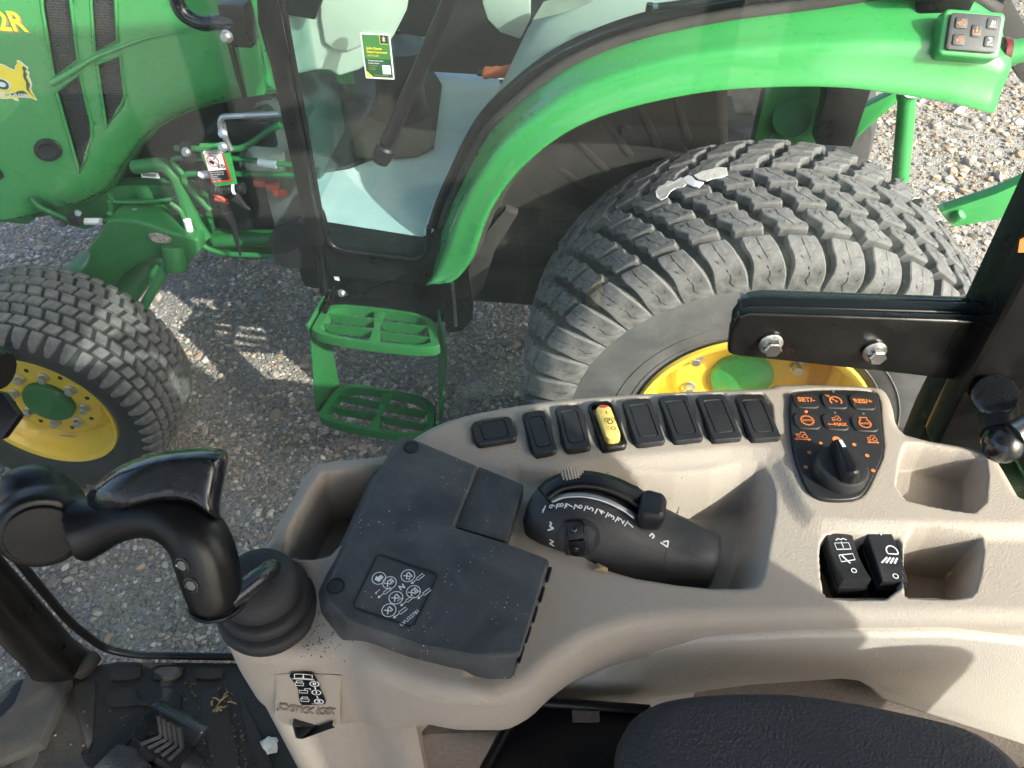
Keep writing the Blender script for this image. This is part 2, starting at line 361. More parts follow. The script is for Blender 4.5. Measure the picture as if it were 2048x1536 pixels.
def bvh_of(o):
    me = o.data; return BVHTree.FromPolygons([v.co.copy() for v in me.vertices], [tuple(p.vertices) for p in me.polygons])

# ================================================================ GROUND
def build_ground():
    S = 250
    g = from_vf('ground', [(-S, -S, 0), (S, -S, 0), (S, S, 0), (-S, S, 0)], [(0, 1, 2, 3)], 'ground', None, 0)
    tag(g, 'grey gravel yard under both tractors', 'ground', kind='structure')
    # loose stones
    ico = bmesh.new(); bmesh.ops.create_icosphere(ico, subdivisions=1, radius=1); bv = np.array([v.co[:] for v in ico.verts]); bf = np.array([[v.index for v in f.verts] for f in ico.faces]); ico.free()
    cube = np.array([(x, y, z) for x in (-1, 1) for y in (-1, 1) for z in (-1, 1)], float)*.72
    cf = np.array([(0, 1, 3, 2), (4, 6, 7, 5), (0, 4, 5, 1), (2, 3, 7, 6), (0, 2, 6, 4), (1, 5, 7, 3)])
    cf = np.concatenate([cf[:, [0, 1, 2]], cf[:, [0, 2, 3]]])
    pal = np.array([(.30, .285, .265), (.40, .37, .335), (.24, .225, .21), (.36, .30, .245), (.25, .265, .29), (.50, .47, .42), (.33, .26, .20), (.20, .19, .18), (.60, .57, .52), (.40, .33, .265)])*np.array([1.05, 1.0, .94])
    def batch(N, smin, smax, base, faces, area, jit, pw, tint=(1, 1, 1)):
        x0, x1, y0, y1 = area
        P = np.stack([RNG.uniform(x0, x1, 2*N), RNG.uniform(y0, y1, 2*N)], 1)
        f = .5+.25*np.sin(P[:, 0]*7.3+2*np.sin(P[:, 1]*3.1))+.25*np.sin(P[:, 1]*8.7+2.3*np.sin(P[:, 0]*4.4+1)); P = P[RNG.random(2*N) < .25+.6*f][:N]; N = len(P)
        s = smin+(smax-smin)*RNG.random(N)**pw
        k = len(base)
        V = base[None]*np.stack([s*RNG.uniform(.75, 1.25, N), s*RNG.uniform(.6, 1., N), s*RNG.uniform(.40, .75, N)], 1)[:, None, :]
        V = V*RNG.uniform(1-jit, 1+jit, (N, k, 1))
        a = RNG.uniform(0, 2*np.pi, N); t = RNG.uniform(-.35, .35, N)
        ca, sa, ct, st = np.cos(a), np.sin(a), np.cos(t), np.sin(t)
        x, y, z = V[..., 0], V[..., 1], V[..., 2]
        y, z = y*ct[:, None]-z*st[:, None], y*st[:, None]+z*ct[:, None]
        x, y = x*ca[:, None]-y*sa[:, None], x*sa[:, None]+y*ca[:, None]
        V = np.stack([x+P[:, :1], y+P[:, 1:], z+(s*RNG.uniform(.1, .4, N))[:, None]], -1)
        c = pal[RNG.integers(0, len(pal), N)]*RNG.uniform(1.0, 1.5, (N, 1))*np.array(tint)
        F = faces[None]+(np.arange(N)*k)[:, None, None]
        return V.reshape(-1, 3), F.reshape(-1, 3), np.repeat(c, k, 0)
    parts = [batch(46000, .0035, .008, cube, cf, (-2.6, 1.2, .35, 3.0), .3, 1.5),
             batch(21000, .005, .0115, bv, bf, (-2.6, 1.2, .35, 3.2), .22, 1.6),
             batch(1500, .012, .024, bv, bf, (-2.6, 1.2, .35, 3.4), .2, 2.2),
             batch(17000, .005, .012, cube, cf, (.9, 4.8, 2.0, 6.6), .3, 1.6, (.72, .67, .58)),
             batch(9000, .009, .020, bv, bf, (.9, 4.8, 2.0, 6.6), .22, 1.8, (.76, .70, .60)),
             batch(1200, .018, .036, bv, bf, (.9, 4.8, 2.0, 6.6), .2, 2.5),
             batch(6000, .006, .014, bv, bf, (-4.6, -1.0, 1.7, 5.0), .22, 1.6)]
    vs = []; fs = []; cs = []; o = 0
    for V, F, c in parts: vs.append(V); fs.append(F+o); cs.append(c); o += len(V)
    V = np.concatenate(vs); F = np.concatenate(fs); c = np.concatenate(cs)
    me = bpy.data.meshes.new('gravel'); me.vertices.add(len(V)); me.vertices.foreach_set('co', V.ravel().astype(np.float32))
    me.loops.add(F.size); me.loops.foreach_set('vertex_index', F.ravel().astype(np.int32))
    me.polygons.add(len(F)); me.polygons.foreach_set('loop_start', np.arange(0, F.size, 3, dtype=np.int32))
    me.update(calc_edges=True); me.validate()
    at = me.attributes.new('Col', 'FLOAT_COLOR', 'POINT'); at.data.foreach_set('color', np.concatenate([c, np.ones((len(c), 1))], 1).ravel().astype(np.float32))
    finish(me, 30)
    st = obj('gravel', me, 'stones'); tag(st, 'loose mixed grey and tan gravel stones covering the yard', 'gravel', kind='stuff')
    # sparse grass
    vs = []; fs = []
    spots = [LZ(1880, 330, 0), LZ(1960, 300, 0), LZ(1900, 200, 0), LZ(1840, 400, 0), LZ(1990, 200, 0)]
    spots = [TO+TX*p.x+TY*p.y for p in spots]+[PZ(u, v, 0) for u, v in ((590, 880), (660, 890), (560, 910), (600, 1000), (520, 600), (240, 1230), (350, 1250), (480, 1090))]
    for k, q in enumerate(spots):
        for i in range(70 if k < 5 else 26):
            sp = .16 if k < 5 else .045
            x = q.x+random.gauss(0, sp); y = q.y+random.gauss(0, sp); a = random.random()*6.28; h = random.uniform(.006, .022); wd = .0016; l = random.uniform(.2, 1.0)*h; n = len(vs)
            dx, dy = math.cos(a), math.sin(a)
            vs += [(x-dy*wd, y+dx*wd, .002), (x+dy*wd, y-dx*wd, .002), (x+dx*l, y+dy*l, .006+h)]; fs.append((n, n+1, n+2))
    g2 = from_vf('grass', vs, fs, 'grass', None, 0, False); tag(g2, 'sparse short weeds growing between the gravel stones', 'grass', kind='stuff')
build_ground()

# ================================================================ PARKED TRACTOR
T = empty('parked_tractor', TO, TYAW)
tag(T, 'green compact tractor with yellow wheels and glass cab parked on the gravel', 'tractor')

# ---- wheels
def dense(prof, sub=8):
    q = smooth_path([(a, b, 0) for a, b in prof], sub); return [(p.x, p.y) for p in q]
class Tyre:
    def __init__(s, prof):
        s.P = np.array(dense(prof)); d = np.hypot(*np.diff(s.P, axis=0).T); s.s = np.concatenate([[0], np.cumsum(d)]); s.s -= s.s[-1]/2
    def at(s, b):
        y = np.interp(b, s.s, s.P[:, 0]); r = np.interp(b, s.s, s.P[:, 1]); e = .004
        dy = np.interp(b+e, s.s, s.P[:, 0])-np.interp(b-e, s.s, s.P[:, 0]); dr = np.interp(b+e, s.s, s.P[:, 1])-np.interp(b-e, s.s, s.P[:, 1]); k = math.hypot(dy, dr)
        return y, r, -dr/k, dy/k      # position and outward normal (y, r)
def half(P): return P+[(-y, r) for y, r in P[::-1][1:]]
def carcass(name, ty, parent, n=96):
    vs = []; fs = []; P = ty.P; k = len(P)
    for i in range(n):
        t = 2*math.pi*i/n
        for y, r in P: vs.append((r*math.sin(t), y, r*math.cos(t)))
    for i in range(n):
        j = (i+1) % n
        for q in range(k-1): fs.append((i*k+q, i*k+q+1, j*k+q+1, j*k+q))
    return from_vf(name, vs, fs, 'rubber_dark', parent, 60)
def lug_mesh(name, ty, rows, h, R0, shrink=.0035, m='rubber_lug', cols=2, sipe=None):
    """rows: (b, aL, aR, height factor)"""
    vs = []; fs = []; nb = len(rows); nc = cols+1
    for layer in (0, 1):
        for b, aL, aR, hf in rows:
            y, r, ny, nr = ty.at(b)
            for c in range(nc):
                sh = shrink*layer; a = (aL+sh)+(aR-aL-2*sh)*c/cols; hh = -.004 if layer == 0 else h*hf
                if layer == 1 and b in (rows[0][0], rows[-1][0]):
                    bb = b+(shrink if b == min(rows[0][0], rows[-1][0]) else -shrink); y2, r2, ny2, nr2 = ty.at(bb); yy, rr = y2+ny2*hh, r2+nr2*hh
                else: yy, rr = y+ny*hh, r+nr*hh
                t = a/R0; vs.append((rr*math.sin(t), yy, rr*math.cos(t)))
    o = nb*nc
    for i in range(nb-1):
        for c in range(cols): fs.append((o+i*nc+c, o+i*nc+c+1, o+(i+1)*nc+c+1, o+(i+1)*nc+c))
    for i in range(nb-1):
        fs.append((i*nc, (i+1)*nc, o+(i+1)*nc, o+i*nc)); fs.append((i*nc+cols, o+i*nc+cols, o+(i+1)*nc+cols, (i+1)*nc+cols))
    for c in range(cols):
        fs.append((c, o+c, o+c+1, c+1)); i = (nb-1)*nc; fs.append((i+c, i+c+1, o+i+c+1, o+i+c))
    me = bpy.data.meshes.new(name); me.from_pydata(vs, [], fs); me.update()
    bm = bmesh.new(); bm.from_mesh(me); bmesh.ops.recalc_face_normals(bm, faces=bm.faces)
    ed = [e for e in bm.edges if len(e.link_faces) == 2 and e.calc_face_angle(0) > R(38) and all(v.index >= o for v in e.verts)]
    bmesh.ops.bevel(bm, geom=ed, offset=.0022, segments=1, affect='EDGES', clamp_overlap=True)
    if sipe:        # thin moulded slits in the block face
        for line in sipe:
            L_ = []
            for b, a in line:
                y, r, ny, nr = ty.at(b); hf = float(np.interp(b, sorted(q[0] for q in rows), [q[3] for q in sorted(rows)])); hh = h*hf+.0004
                for s_ in (-.0011, .0011): t = (a+s_)/R0; L_.append(bm.verts.new(((r+nr*hh)*math.sin(t), y+ny*hh, (r+nr*hh)*math.cos(t))))
            for i in range(len(line)-1):
                f = bm.faces.new((L_[2*i], L_[2*i+1], L_[2*i+3], L_[2*i+2])); f.material_index = 1
    bm.to_mesh(me); bm.free(); finish(me, 35); me.materials.append(MATS[m]); me.materials.append(MATS['black_ink']); return me

def rear_wheel():
    ty = Tyre(half([(-.190, .275), (-.206, .30), (-.219, .345), (-.224, .40), (-.224, .445), (-.219, .480), (-.207, .506), (-.188, .522), (-.15, .533), (-.08, .542), (0, .546)]))
    wh = carcass('rear_wheel', ty, T); wh.data.materials.append(MATS['rubber_side_lit']); wh.location = (0, 0, .560)
    for p in wh.data.polygons:
        if math.hypot(p.center.x, p.center.z) < .478: p.material_index = 1  # tread floor stays darker: shade between the lugs put into its colour
    R0 = .56; N = 40
    # block outlines: b across the tread, left and right edge along it
    zig = [(.0320, -.046, .013), (.020, -.048, .020), (.008, -.045, .022), (.003, -.035, .025), (-.006, -.025, .035), (-.012, -.020, .045), (-.022, -.021, .048), (-.0320, -.014, .044)]
    def rowsof(bc, mir=1, hf=1.): return [(bc+mir*b, l, r, hf) for b, l, r in zig]
    sh = [(-.180, -.046, .014, 1), (-.190, -.048, .020, 1), (-.202, -.043, .030, 1), (-.214, -.034, .038, .95), (-.226, -.029, .045, .86), (-.240, -.028, .051, .70), (-.256, -.030, .055, .48), (-.275, -.031, .056, .24), (-.295, -.032, .056, .03)]
    sh2 = [(-b, l, r, h) for b, l, r, h in sh]
    def sp_(bc, mir=1): return [[(bc+mir*b, a) for b, a in l] for l in ([(.022, -.016), (.008, -.012), (-.010, .008), (-.020, .016)], [(.018, -.030), (.012, -.026)], [(-.014, .030), (-.020, .026)])]
    ssh = [[(-.188, -.016), (-.200, -.010), (-.212, .000), (-.220, .006)], [(-.232, .006), (-.248, .014), (-.262, .010), (-.275, .020)], [(-.24, .038), (-.245, .032)], [(-.215, -.014), (-.22, -.008)]]
    defs = [(lug_mesh('lug', ty, sh, .020, R0, sipe=ssh), 0.), (lug_mesh('lug', ty, rowsof(-.144), .021, R0, sipe=sp_(-.144)), .5), (lug_mesh('lug', ty, rowsof(-.074), .021, R0, sipe=sp_(-.074)), .0),
            (lug_mesh('lug', ty, rowsof(-.003), .021, R0, sipe=sp_(-.003)), .45), (lug_mesh('lug', ty, rowsof(.070, -1), .021, R0, sipe=sp_(.070, -1)), .95), (lug_mesh('lug', ty, rowsof(.142, -1), .021, R0), .45), (lug_mesh('lug', ty, sh2, .020, R0), .95)]
    for me, ph in defs:
        for i in range(N):
            o = obj('tread_lug', me, None, wh); o.rotation_euler = (0, 2*math.pi*(i+ph)/N, 0)
    # moulding whiskers
    vs = []; fs = []
    for me, ph in defs:
        tops = [p for p in me.polygons if p.area > 1.5e-4 and Vector((0, p.center.y*.0, p.center.z)).normalized().dot(p.normal) > .55]
        for i in range(N):
            M = Matrix.Rotation(2*math.pi*(i+ph)/N, 3, 'Y')
            for p in tops:
                if random.random() < .45:
                    c = M @ (p.center+Vector((random.uniform(-.008, .008), random.uniform(-.004, .004), 0))); n = M @ p.normal
                    if c.z < -.1: continue
                    d = (n+Vector([random.uniform(-.5, .5) for _ in range(3)])).normalized(); l = random.uniform(.010, .020); s = n.cross(Vector((random.random(), random.random(), .3))).normalized()*.0008; k = len(vs)
                    s2 = n.cross(s); vs += [c+s, c-s*.5+s2*.8, c-s*.5-s2*.8, c+d*l]; fs += [(k, k+1, k+3), (k+1, k+2, k+3), (k+2, k, k+3)]
    wk = from_vf('tread_whiskers', vs, fs, 'rubber', wh, 0, False); wk['kind'] = 'stuff'
    # rim
    bm = bmesh.new(); a_lathe(bm, [(.256, .12), (.262, -.12), (.264, -.182), (.274, -.192), (.282, -.204), (.277, -.210), (.262, -.205), (.252, -.192), (.247, -.14), (.246, -.03), (.225, -.012), (.17, -.020), (.165, .0), (.165, .03)], (0, 0, 0), (0, 1, 0), 64, False)
    from_bm('rim', bm, 'yellow', wh, 35)
    bm = bmesh.new(); a_lathe(bm, [(.176, .03), (.176, -.026), (.165, -.034), (.11, -.034), (.10, -.03)], (0, 0, 0), (0, 1, 0), 48)
    from_bm('wheel_disc', bm, 'yellow', wh, 35)
    bm = bmesh.new(); a_lathe(bm, [(.080, -.030), (.080, -.038), (.074, -.047), (.045, -.052), (.04, -.054)], (0, 0, 0), (0, 1, 0), 40)
    from_bm('hub', bm, 'green', wh, 35)
    for i in range(8):
        a = 2*math.pi*(i+.5)/8; hexbolt('wheel_bolt', (.137*math.sin(a), -.034, .137*math.cos(a)), (0, -1, 0), .014, .022, 'zinc', wh)
    # moulded sidewall lettering and rings
    for rr_, hh_ in ((.455, .0012), (.335, .002), (.300, .002)):
        y_ = -float(np.interp(rr_, [q[1] for q in ty.P[:len(ty.P)//2]], [-q[0] for q in ty.P[:len(ty.P)//2]])); bm = bmesh.new(); a_tube(bm, [Vector((rr_*math.sin(R(a)), y_, rr_*math.cos(R(a)))) for a in range(0, 361, 5)], hh_, 6); from_bm('sidewall_ring', bm, 'rubber_side_lit', wh, 60)
    bm = bmesh.new(); word = 'RATED SPEED 50 KM/H (30 MPH)'
    for i, ch in enumerate(word):
        a = R(-14+i*1.75); r_ = .424; p = Vector((r_*math.sin(a), -.2256, r_*math.cos(a)))
        if ch != ' ': a_text(bm, ch, .015, Fr(p, (math.cos(a), 0, -math.sin(a)), (math.sin(a), 0, math.cos(a))).mat())
    deco('sidewall_lettering', bm, 'rubber_dark', wh)
    # torn paper label on the tread
    L = toL
    for (us, m) in (([(1312, 384), (1318, 374), (1328, 371), (1336, 363), (1350, 364), (1362, 356), (1372, 359), (1377, 367), (1368, 374), (1352, 377), (1341, 384), (1334, 395), (1322, 401), (1314, 396)], 'paper'), ([(1366, 358), (1376, 352), (1384, 354), (1392, 362), (1408, 366), (1398, 376), (1386, 374), (1374, 368)], 'white_label'), ([(1388, 352), (1404, 344), (1422, 340), (1440, 336), (1454, 337), (1456, 350), (1443, 356), (1426, 358), (1414, 363), (1398, 360)], 'paper')):
        bm = bmesh.new(); pts = []
        for u, v in us:
            d = ray(u, v); dl = Vector((d.dot(TX), d.dot(TY), d.z)); c0 = toL(cC)-wh.location
            t = .2
            for _ in range(900):
                t += .003; q = c0+dl*t
                y = q.y; rr = math.hypot(q.x, q.z); rp = float(np.interp(y, ty.P[:, 0], ty.P[:, 1]))
                if abs(y) < .2 and rr <= rp+.0225: break
            pts.append(c0+dl*t)
        n = Vector((pts[0].x, 0, pts[0].z)).normalized(); a_prism(bm, pts, n*.0022); from_bm('torn_label', bm, m, wh, 0)
    return wh
rear_wheel()

def front_wheel():
    ty = Tyre(half([(-.11, .205), (-.135, .225), (-.150, .255), (-.153, .282), (-.147, .303), (-.132, .318), (-.10, .327), (-.05, .331), (0, .333)]))
    wh = carcass('front_wheel', ty, T, 80); wh.location = (-1.92, -.068, .338); wh.rotation_euler = (0, 0, R(2.0))
    R0 = .335; N = 50; h = .011
    bs = [-.128, -.0925, -.0555, -.0185, .0185, .0555, .0925, .128]
    items = []
    for k, bc in enumerate(bs):
        hw = .0155; sl = .004*(1 if k % 2 else -1)
        rows = [(bc+hw, -.0165+sl, .0165+sl, .75 if k == 7 else 1), (bc, -.0175, .0175, 1), (bc-hw, -.0165-sl, .0165-sl, .75 if k == 0 else 1)]
        if k == 0: rows = [(-.112, -.0165, .0165, 1), (-.128, -.0165, .0165, .9), (-.145, -.014, .0145, .7), (-.162, -.010, .011, .3), (-.172, -.006, .007, .05)]
        if k == 7: rows = [(.112, -.0165, .0165, 1), (.128, -.0165, .0165, .9), (.145, -.014, .0145, .7), (.162, -.010, .011, .3), (.172, -.006, .007, .05)]
        me = lug_mesh('lug', ty, rows, h, R0, .0018, cols=1)
        for i in range(N): items.append((me, 2*math.pi*(i+.5*(k % 2)+.07*k)/N, k))
    # largest in view = facing the camera: upper rear side
    def score(it):
        a = it[1]; p = Vector((R0*math.sin(a), ty.at(bs[it[2]])[0], R0*math.cos(a))); n = Vector((math.sin(a), -.5 if it[2] == 0 else 0, math.cos(a)))
        v = (toL(cC)-wh.location-p).normalized(); return v.dot(n)
    items.sort(key=score, reverse=True)
    for me, a, k in items[:296]:
        o = obj('tread_block', me, None, wh); o.rotation_euler = (0, a, 0)
    bm = bmesh.new()
    for me, a, k in items[296:]:
        m2 = me.copy(); m2.transform(Matrix.Rotation(a, 4, 'Y')); bm.from_mesh(m2); bpy.data.meshes.remove(m2)
    r = from_bm('remaining_tread_blocks', bm, 'rubber_lug', wh, 35); r['kind'] = 'stuff'
    bm = bmesh.new(); a_lathe(bm, [(.19, .1), (.196, -.08), (.200, -.106), (.209, -.112), (.214, -.120), (.209, -.127), (.197, -.121), (.188, -.10), (.178, -.055), (.165, -.040), (.150, -.052), (.140, -.066), (.12, -.07), (.1, -.07)], (0, 0, 0), (0, 1, 0), 64)
    from_bm('rim', bm, 'yellow', wh, 35)
    bm = bmesh.new(); a_lathe(bm, [(.072, -.069), (.072, -.082), (.066, -.090), (.02, -.094)], (0, 0, 0), (0, 1, 0), 40); from_bm('hub', bm, 'green_dirty', wh, 35)
    for i in range(8):
        a = 2*math.pi*(i+.3)/8; hexbolt('wheel_bolt', (.098*math.sin(a), -.070, .098*math.cos(a)), (0, -1, 0), .012, .020, 'zinc', wh)
        a += math.pi/8; cylo('rim_hole', (.118*math.sin(a), -.066, .118*math.cos(a)), (.118*math.sin(a), -.0715, .118*math.cos(a)), .0065, 'black_ink', wh, n=12)
    # bar-code sticker on the dish
    bm = bmesh.new(); fr = Fr((-.012, -.062, -.150), (1, 0, .05), (0, -.6, 1)); a_poly(bm, fr, rrect(.05, .026, .003), .012); st = deco('barcode_label', bm, 'white_label', wh)
    bm = bmesh.new(); x = -.018
    while x < .019:
        wd = random.uniform(.0006, .0018); a_strip(bm, fr, [(x, -.002), (x, .010)], wd, .0125); x += wd+random.uniform(.0008, .0016)
    a_text(bm, 'LVA21195', .007, fr.mat() @ Matrix.Translation((0, -.0085, .0125))); deco('barcode', bm, 'black_ink', wh)
    return wh
front_wheel()

# ---- fender over the rear wheel
low = [(880, 566), (905, 560), (935, 520), (958, 455), (985, 400), (1040, 330), (1130, 260), (1240, 215), (1400, 180), (1550, 168), (1700, 170), (1850, 190), (1930, 205), (1990, 222)]
upp = [(866, 555), (868, 530), (876, 490), (893, 435), (915, 385), (975, 270), (1050, 195), (1140, 132), (1270, 80), (1440, 42), (1620, 18), (1800, -8), (1920, -12), (1998, 30)]
YL, YU = .035, .155
def resample(P, n):
    P = smooth_path(P, 10); d = [0]
    for i in range(1, len(P)): d.append(d[-1]+(P[i]-P[i-1]).length)
    out = []
    for k in range(n):
        s = d[-1]*k/(n-1); i = min(next((j for j in range(1, len(d)) if d[j] >= s), len(d)-1), len(d)-1); t = (s-d[i-1])/max(1e-9, d[i]-d[i-1]); out.append(P[i-1].lerp(P[i], t))
    return out
NF = 60
lowL = resample([LY(u, v, YL) for u, v in low], NF); uppL = resample([LY(u, v, YU) for u, v in upp], NF)
def build_fender():
    rings = []
    AX = Vector((0, 0, .56))
    for i in range(NF):
        A, B = lowL[i], uppL[i]; out = Vector((A.x+B.x, 0, (A.z+B.z)-1.12)).normalized(); oy = Vector((0, -1, 0)); ring = []
        d = B-A
        ring.append(A-out*.012+Vector((0, .030, 0))); ring.append(A-out*.012+Vector((0, .012, 0))); ring.append(A-out*.006)
        for k in range(11):
            s = k/10; bl = .020*math.sin(math.pi*min(1, s*1.02))+.016*math.exp(-((s-.42)/.16)**2)
            nrm = (oy*.72+out*.70); ring.append(A+d*s+nrm*bl)
        ring.append(B+Vector((0, .02, 0))-out*.004)
        rings.append(ring)
    bm = bmesh.new(); a_ringloft(bm, rings, False, False, False)
    o = from_bm('fender', bm, 'green', T, 60)
    md = o.modifiers.new('s', 'SOLIDIFY'); md.thickness = .004; md.offset = -1
    # black liner under the fender: arch underside and inner wall
    vs = []; fs = []
    ins = [(LY(u, v, YL)) for u, v in low]
    arc = [Vector((p.x, 0, p.z)) for p in resample(ins, 40)]
    prof = [(.05, .006), (.12, .030), (.30, .040), (.31, .05), (.315, .20), (.315, .45)]; WALL_END = 25
    for p in arc:
        out = Vector((p.x, 0, p.z-.56)).normalized()
        for y, k in prof: vs.append(p-out*k+Vector((0, y, 0)))
    K = len(prof)
    for i in range(39):
        for k in range(K-1):
            if k < 1 or i < WALL_END: fs.append((i*K+k, i*K+k+1, (i+1)*K+k+1, (i+1)*K+k))
    o = from_vf('wheel_arch_liner', vs, fs, 'liner', T, 40); md = o.modifiers.new('s', 'SOLIDIFY'); md.thickness = .004
    for k in range(6):     # pressed ribs
        p = arc[6+3*k]; out = Vector((p.x, 0, p.z-.56)).normalized(); tn = Vector((out.z, 0, -out.x)); c = p-out*.06
        bm = bmesh.new(); a_prism(bm, [c+Vector((0, .309, 0))+tn*.010, c+Vector((0, .309, 0))-tn*.010, c-out*.2+Vector((0, .309, 0))-tn*.010, c-out*.2+Vector((0, .309, 0))+tn*.010], (0, .02, 0)); from_bm('liner_rib', bm, 'liner', T, 30, .004)
    cylo('liner_hole', LY(1252, 263, .299), LY(1252, 263, .299)+Vector((0, .02, 0)), .013, 'steel', T)
    # lower mounting plate at the front end
    pl = [(935, 540), (960, 480), (1010, 420), (1035, 430), (990, 500), (965, 580), (945, 600)]
    slab('fender_bracket', [LY(u, v, .09) for u, v in pl], (0, .03, 0), 'liner', T, .003)
    # control pad on the fender tail
    fr = Fr(LY(1930, 82, .068)+Vector((0, -.012, .016)), LY(1985, 86, .07)-LY(1880, 78, .07), Vector((0, .62, .78)))
    n = fr.n if fr.n.z > 0 else -fr.n
    bm = bmesh.new(); a_prism(bm, [fr.p(a, b, -.030) for a, b in rrect(.112, .084, .010)], n*.036); from_bm('pad_surround', bm, 'green', T, 40, .006, 3)
    pd = slab('fender_keypad', [fr.p(a, b, .0085) for a, b in rrect(.092, .066, .006)], n*.005, 'grey_plastic', T, .002)
    for (a, b, w_, h_, m) in ((-.026, .015, .022, .020, 'tractor'), (-.026, -.015, .022, .020, 'tractor2'), (.003, .003, .018, .022, 'dn'), (.030, .018, .020, .020, 'w1'), (.030, -.014, .020, .020, 'w2')):
        bt = slab('keypad_button', [fr.p(a+x, b+y, .0135) for x, y in rrect(w_, h_, .004)], n*.0022, 'grey_plastic', pd, .001)
        bm = bmesh.new()
        if m.startswith('tractor'):
            s = .0016; a_strip(bm, fr, circ2(a+.004, b-.001, .0028, 10), .0009, .0162, True); a_strip(bm, fr, circ2(a-.003, b-.002, .0017, 8), .0009, .0162, True); a_strip(bm, fr, [(a-.005, b+.001), (a-.001, b+.001), (a, b+.005), (a+.005, b+.005), (a+.006, b+.001)], .0009, .0162)
            t = -1 if m == 'tractor' else 1; a_poly(bm, fr, [(a+t*.0085, b-.001), (a+t*.0058, b+.001), (a+t*.0058, b-.003)], .0162)
        elif m == 'dn':
            a_strip(bm, fr, [(a-.006, b+.001), (a-.006, b-.006), (a+.006, b-.006), (a+.006, b+.001)], .0011, .0162); a_strip(bm, fr, [(a, b+.007), (a, b)], .0011, .0162); a_poly(bm, fr, [(a-.003, b+.001), (a+.003, b+.001), (a, b-.003)], .0162)
        elif m == 'w1':
            a_strip(bm, fr, [(a-.005, b-.006), (a+.005, b-.006)], .001, .0162); a_strip(bm, fr, [(a-.003, b-.005), (a-.001, b+.005), (a+.001, b+.003), (a-.001, b-.005)], .001, .0162); a_strip(bm, fr, [(a+.003, b-.003), (a+.004, b+.002), (a+.003, b+.004)], .001, .0162)
        else:
            a_strip(bm, fr, [(a-.005, b-.006), (a+.005, b-.006)], .001, .0162); a_strip(bm, fr, [(a-.004, b-.003), (a+.003, b+.001), (a-.001, b+.003)], .0016, .0162); a_strip(bm, fr, [(a-.004, b+.005), (a, b+.006), (a+.003, b+.004)], .001, .0162)
        deco('button_symbol', bm, 'orange_ink' if m in ('tractor', 'tractor2', 'dn') else 'white_ink', pd)
    cylo('tail_light', LY(1999, 105, .10), LY(1999, 105, .10)+Vector((.012, 0, 0)), .028, 'red_lens', T)
    # fender lamp recess at the top
    a = LY(1840, 2, .13); slab('fender_lamp', [a+Vector((x, y*.6, y*.25+.012)) for x, y in rrect(.105, .06, .02)], (0, 0, .012), 'black_clean', T, .004)
build_fender()

# ---- seal and trim along the fender
def band(name, idx, ya, yb, offa, offb, m, th=.006):
    vs = []; fs = []
    for i in idx:
        B = uppL[i]; out = Vector((B.x, 0, B.z-.56)).normalized()
        vs += [Vector((B.x, ya, B.z))+out*offa, Vector((B.x, (ya+yb)/2, B.z))+out*((offa+offb)/2+.006), Vector((B.x, yb, B.z))+out*offb]
    for k in range(len(idx)-1):
        for q in range(2): fs.append((k*3+q, k*3+q+1, k*3+q+4, k*3+q+3))
    o = from_vf(name, vs, fs, m, T, 60); md = o.modifiers.new('s', 'SOLIDIFY'); md.thickness = th; return o
band('door_seal', list(range(6, NF)), .150, .172, .000, .016, 'liner')
band('window_trim', list(range(4, NF)), .172, .185, .015, .040, 'black_clean')
# ---- interior lining behind the glass
def loft2(name, A, B, m, parent, n=30, bulge=.01, th=.004):
    A = resample(A, n); B = resample(B, n); vs = []; fs = []; K = 6
    for a, b in zip(A, B):
        for k in range(K):
            s = k/(K-1); vs.append(a.lerp(b, s)+Vector((0, -.4, 1))*bulge*math.sin(math.pi*s))
    for i in range(n-1):
        for k in range(K-1): fs.append((i*K+k, i*K+k+1, (i+1)*K+k+1, (i+1)*K+k))
    o = from_vf(name, vs, fs, m, parent, 60)
    if th: md = o.modifiers.new('s', 'SOLIDIFY'); md.thickness = th
    return o
outer = [(872, 500), (882, 470), (905, 420), (945, 340), (1000, 245), (1060, 185), (1160, 118), (1290, 66), (1420, 38), (1600, 10)]
inner = [(866, 500), (872, 470), (893, 420), (928, 330), (972, 225), (1012, 150), (1040, 90), (1075, 30), (1160, -25), (1350, -60)]
loft2('fender_lining', [LY(u, v, .205) for u, v in outer], [LY(u, v, .26 if i < 4 else .26+.012*i) for i, (u, v) in enumerate(inner)], 'cab_beige', T, 40, .012)
pk = [(1062, 62), (1085, 25), (1140, 10), (1200, 5), (1180, 30), (1120, 48)]
slab('lining_pocket', [LY(u, v, .30)+Vector((0, 0, .02)) for u, v in pk], (0, 0, .006), 'cab_beige', T, .003)

# ---- cab frame, door glass, sill
boxo('cab_pillar', (-1.130, .115, 1.50), (.040, .035, 1.46), 'black_paint', T, .012)
slab('cab_pillar', [(.16, .12, 1.40), (.26, .12, 1.40), (.33, .12, 2.2), (.23, .12, 2.2)], (0, .06, 0), 'black_paint', T, .01)
sill = [(600, 430), (640, 495), (665, 510), (860, 530), (880, 505), (905, 420), (890, 420), (866, 478), (845, 478), (655, 452), (636, 420)]
gl = [Vector((-1.11, .128, .775)), Vector((-1.085, .128, .745)), Vector((-.86, .128, .735)), Vector((-.845, .128, .76))]
gl += [Vector((p.x, .128, p.z)) + Vector((p.x, 0, p.z-.56)).normalized()*.045 for p in [uppL[i] for i in range(6, NF-6, 3)]]
gl += [Vector((.20, .128, 2.1)), Vector((-1.10, .128, 2.1))]
gl = [g for g in gl if g.x < .3]
slab('door_glass', gl, (0, .005, 0), 'glass_tint', T, 0)
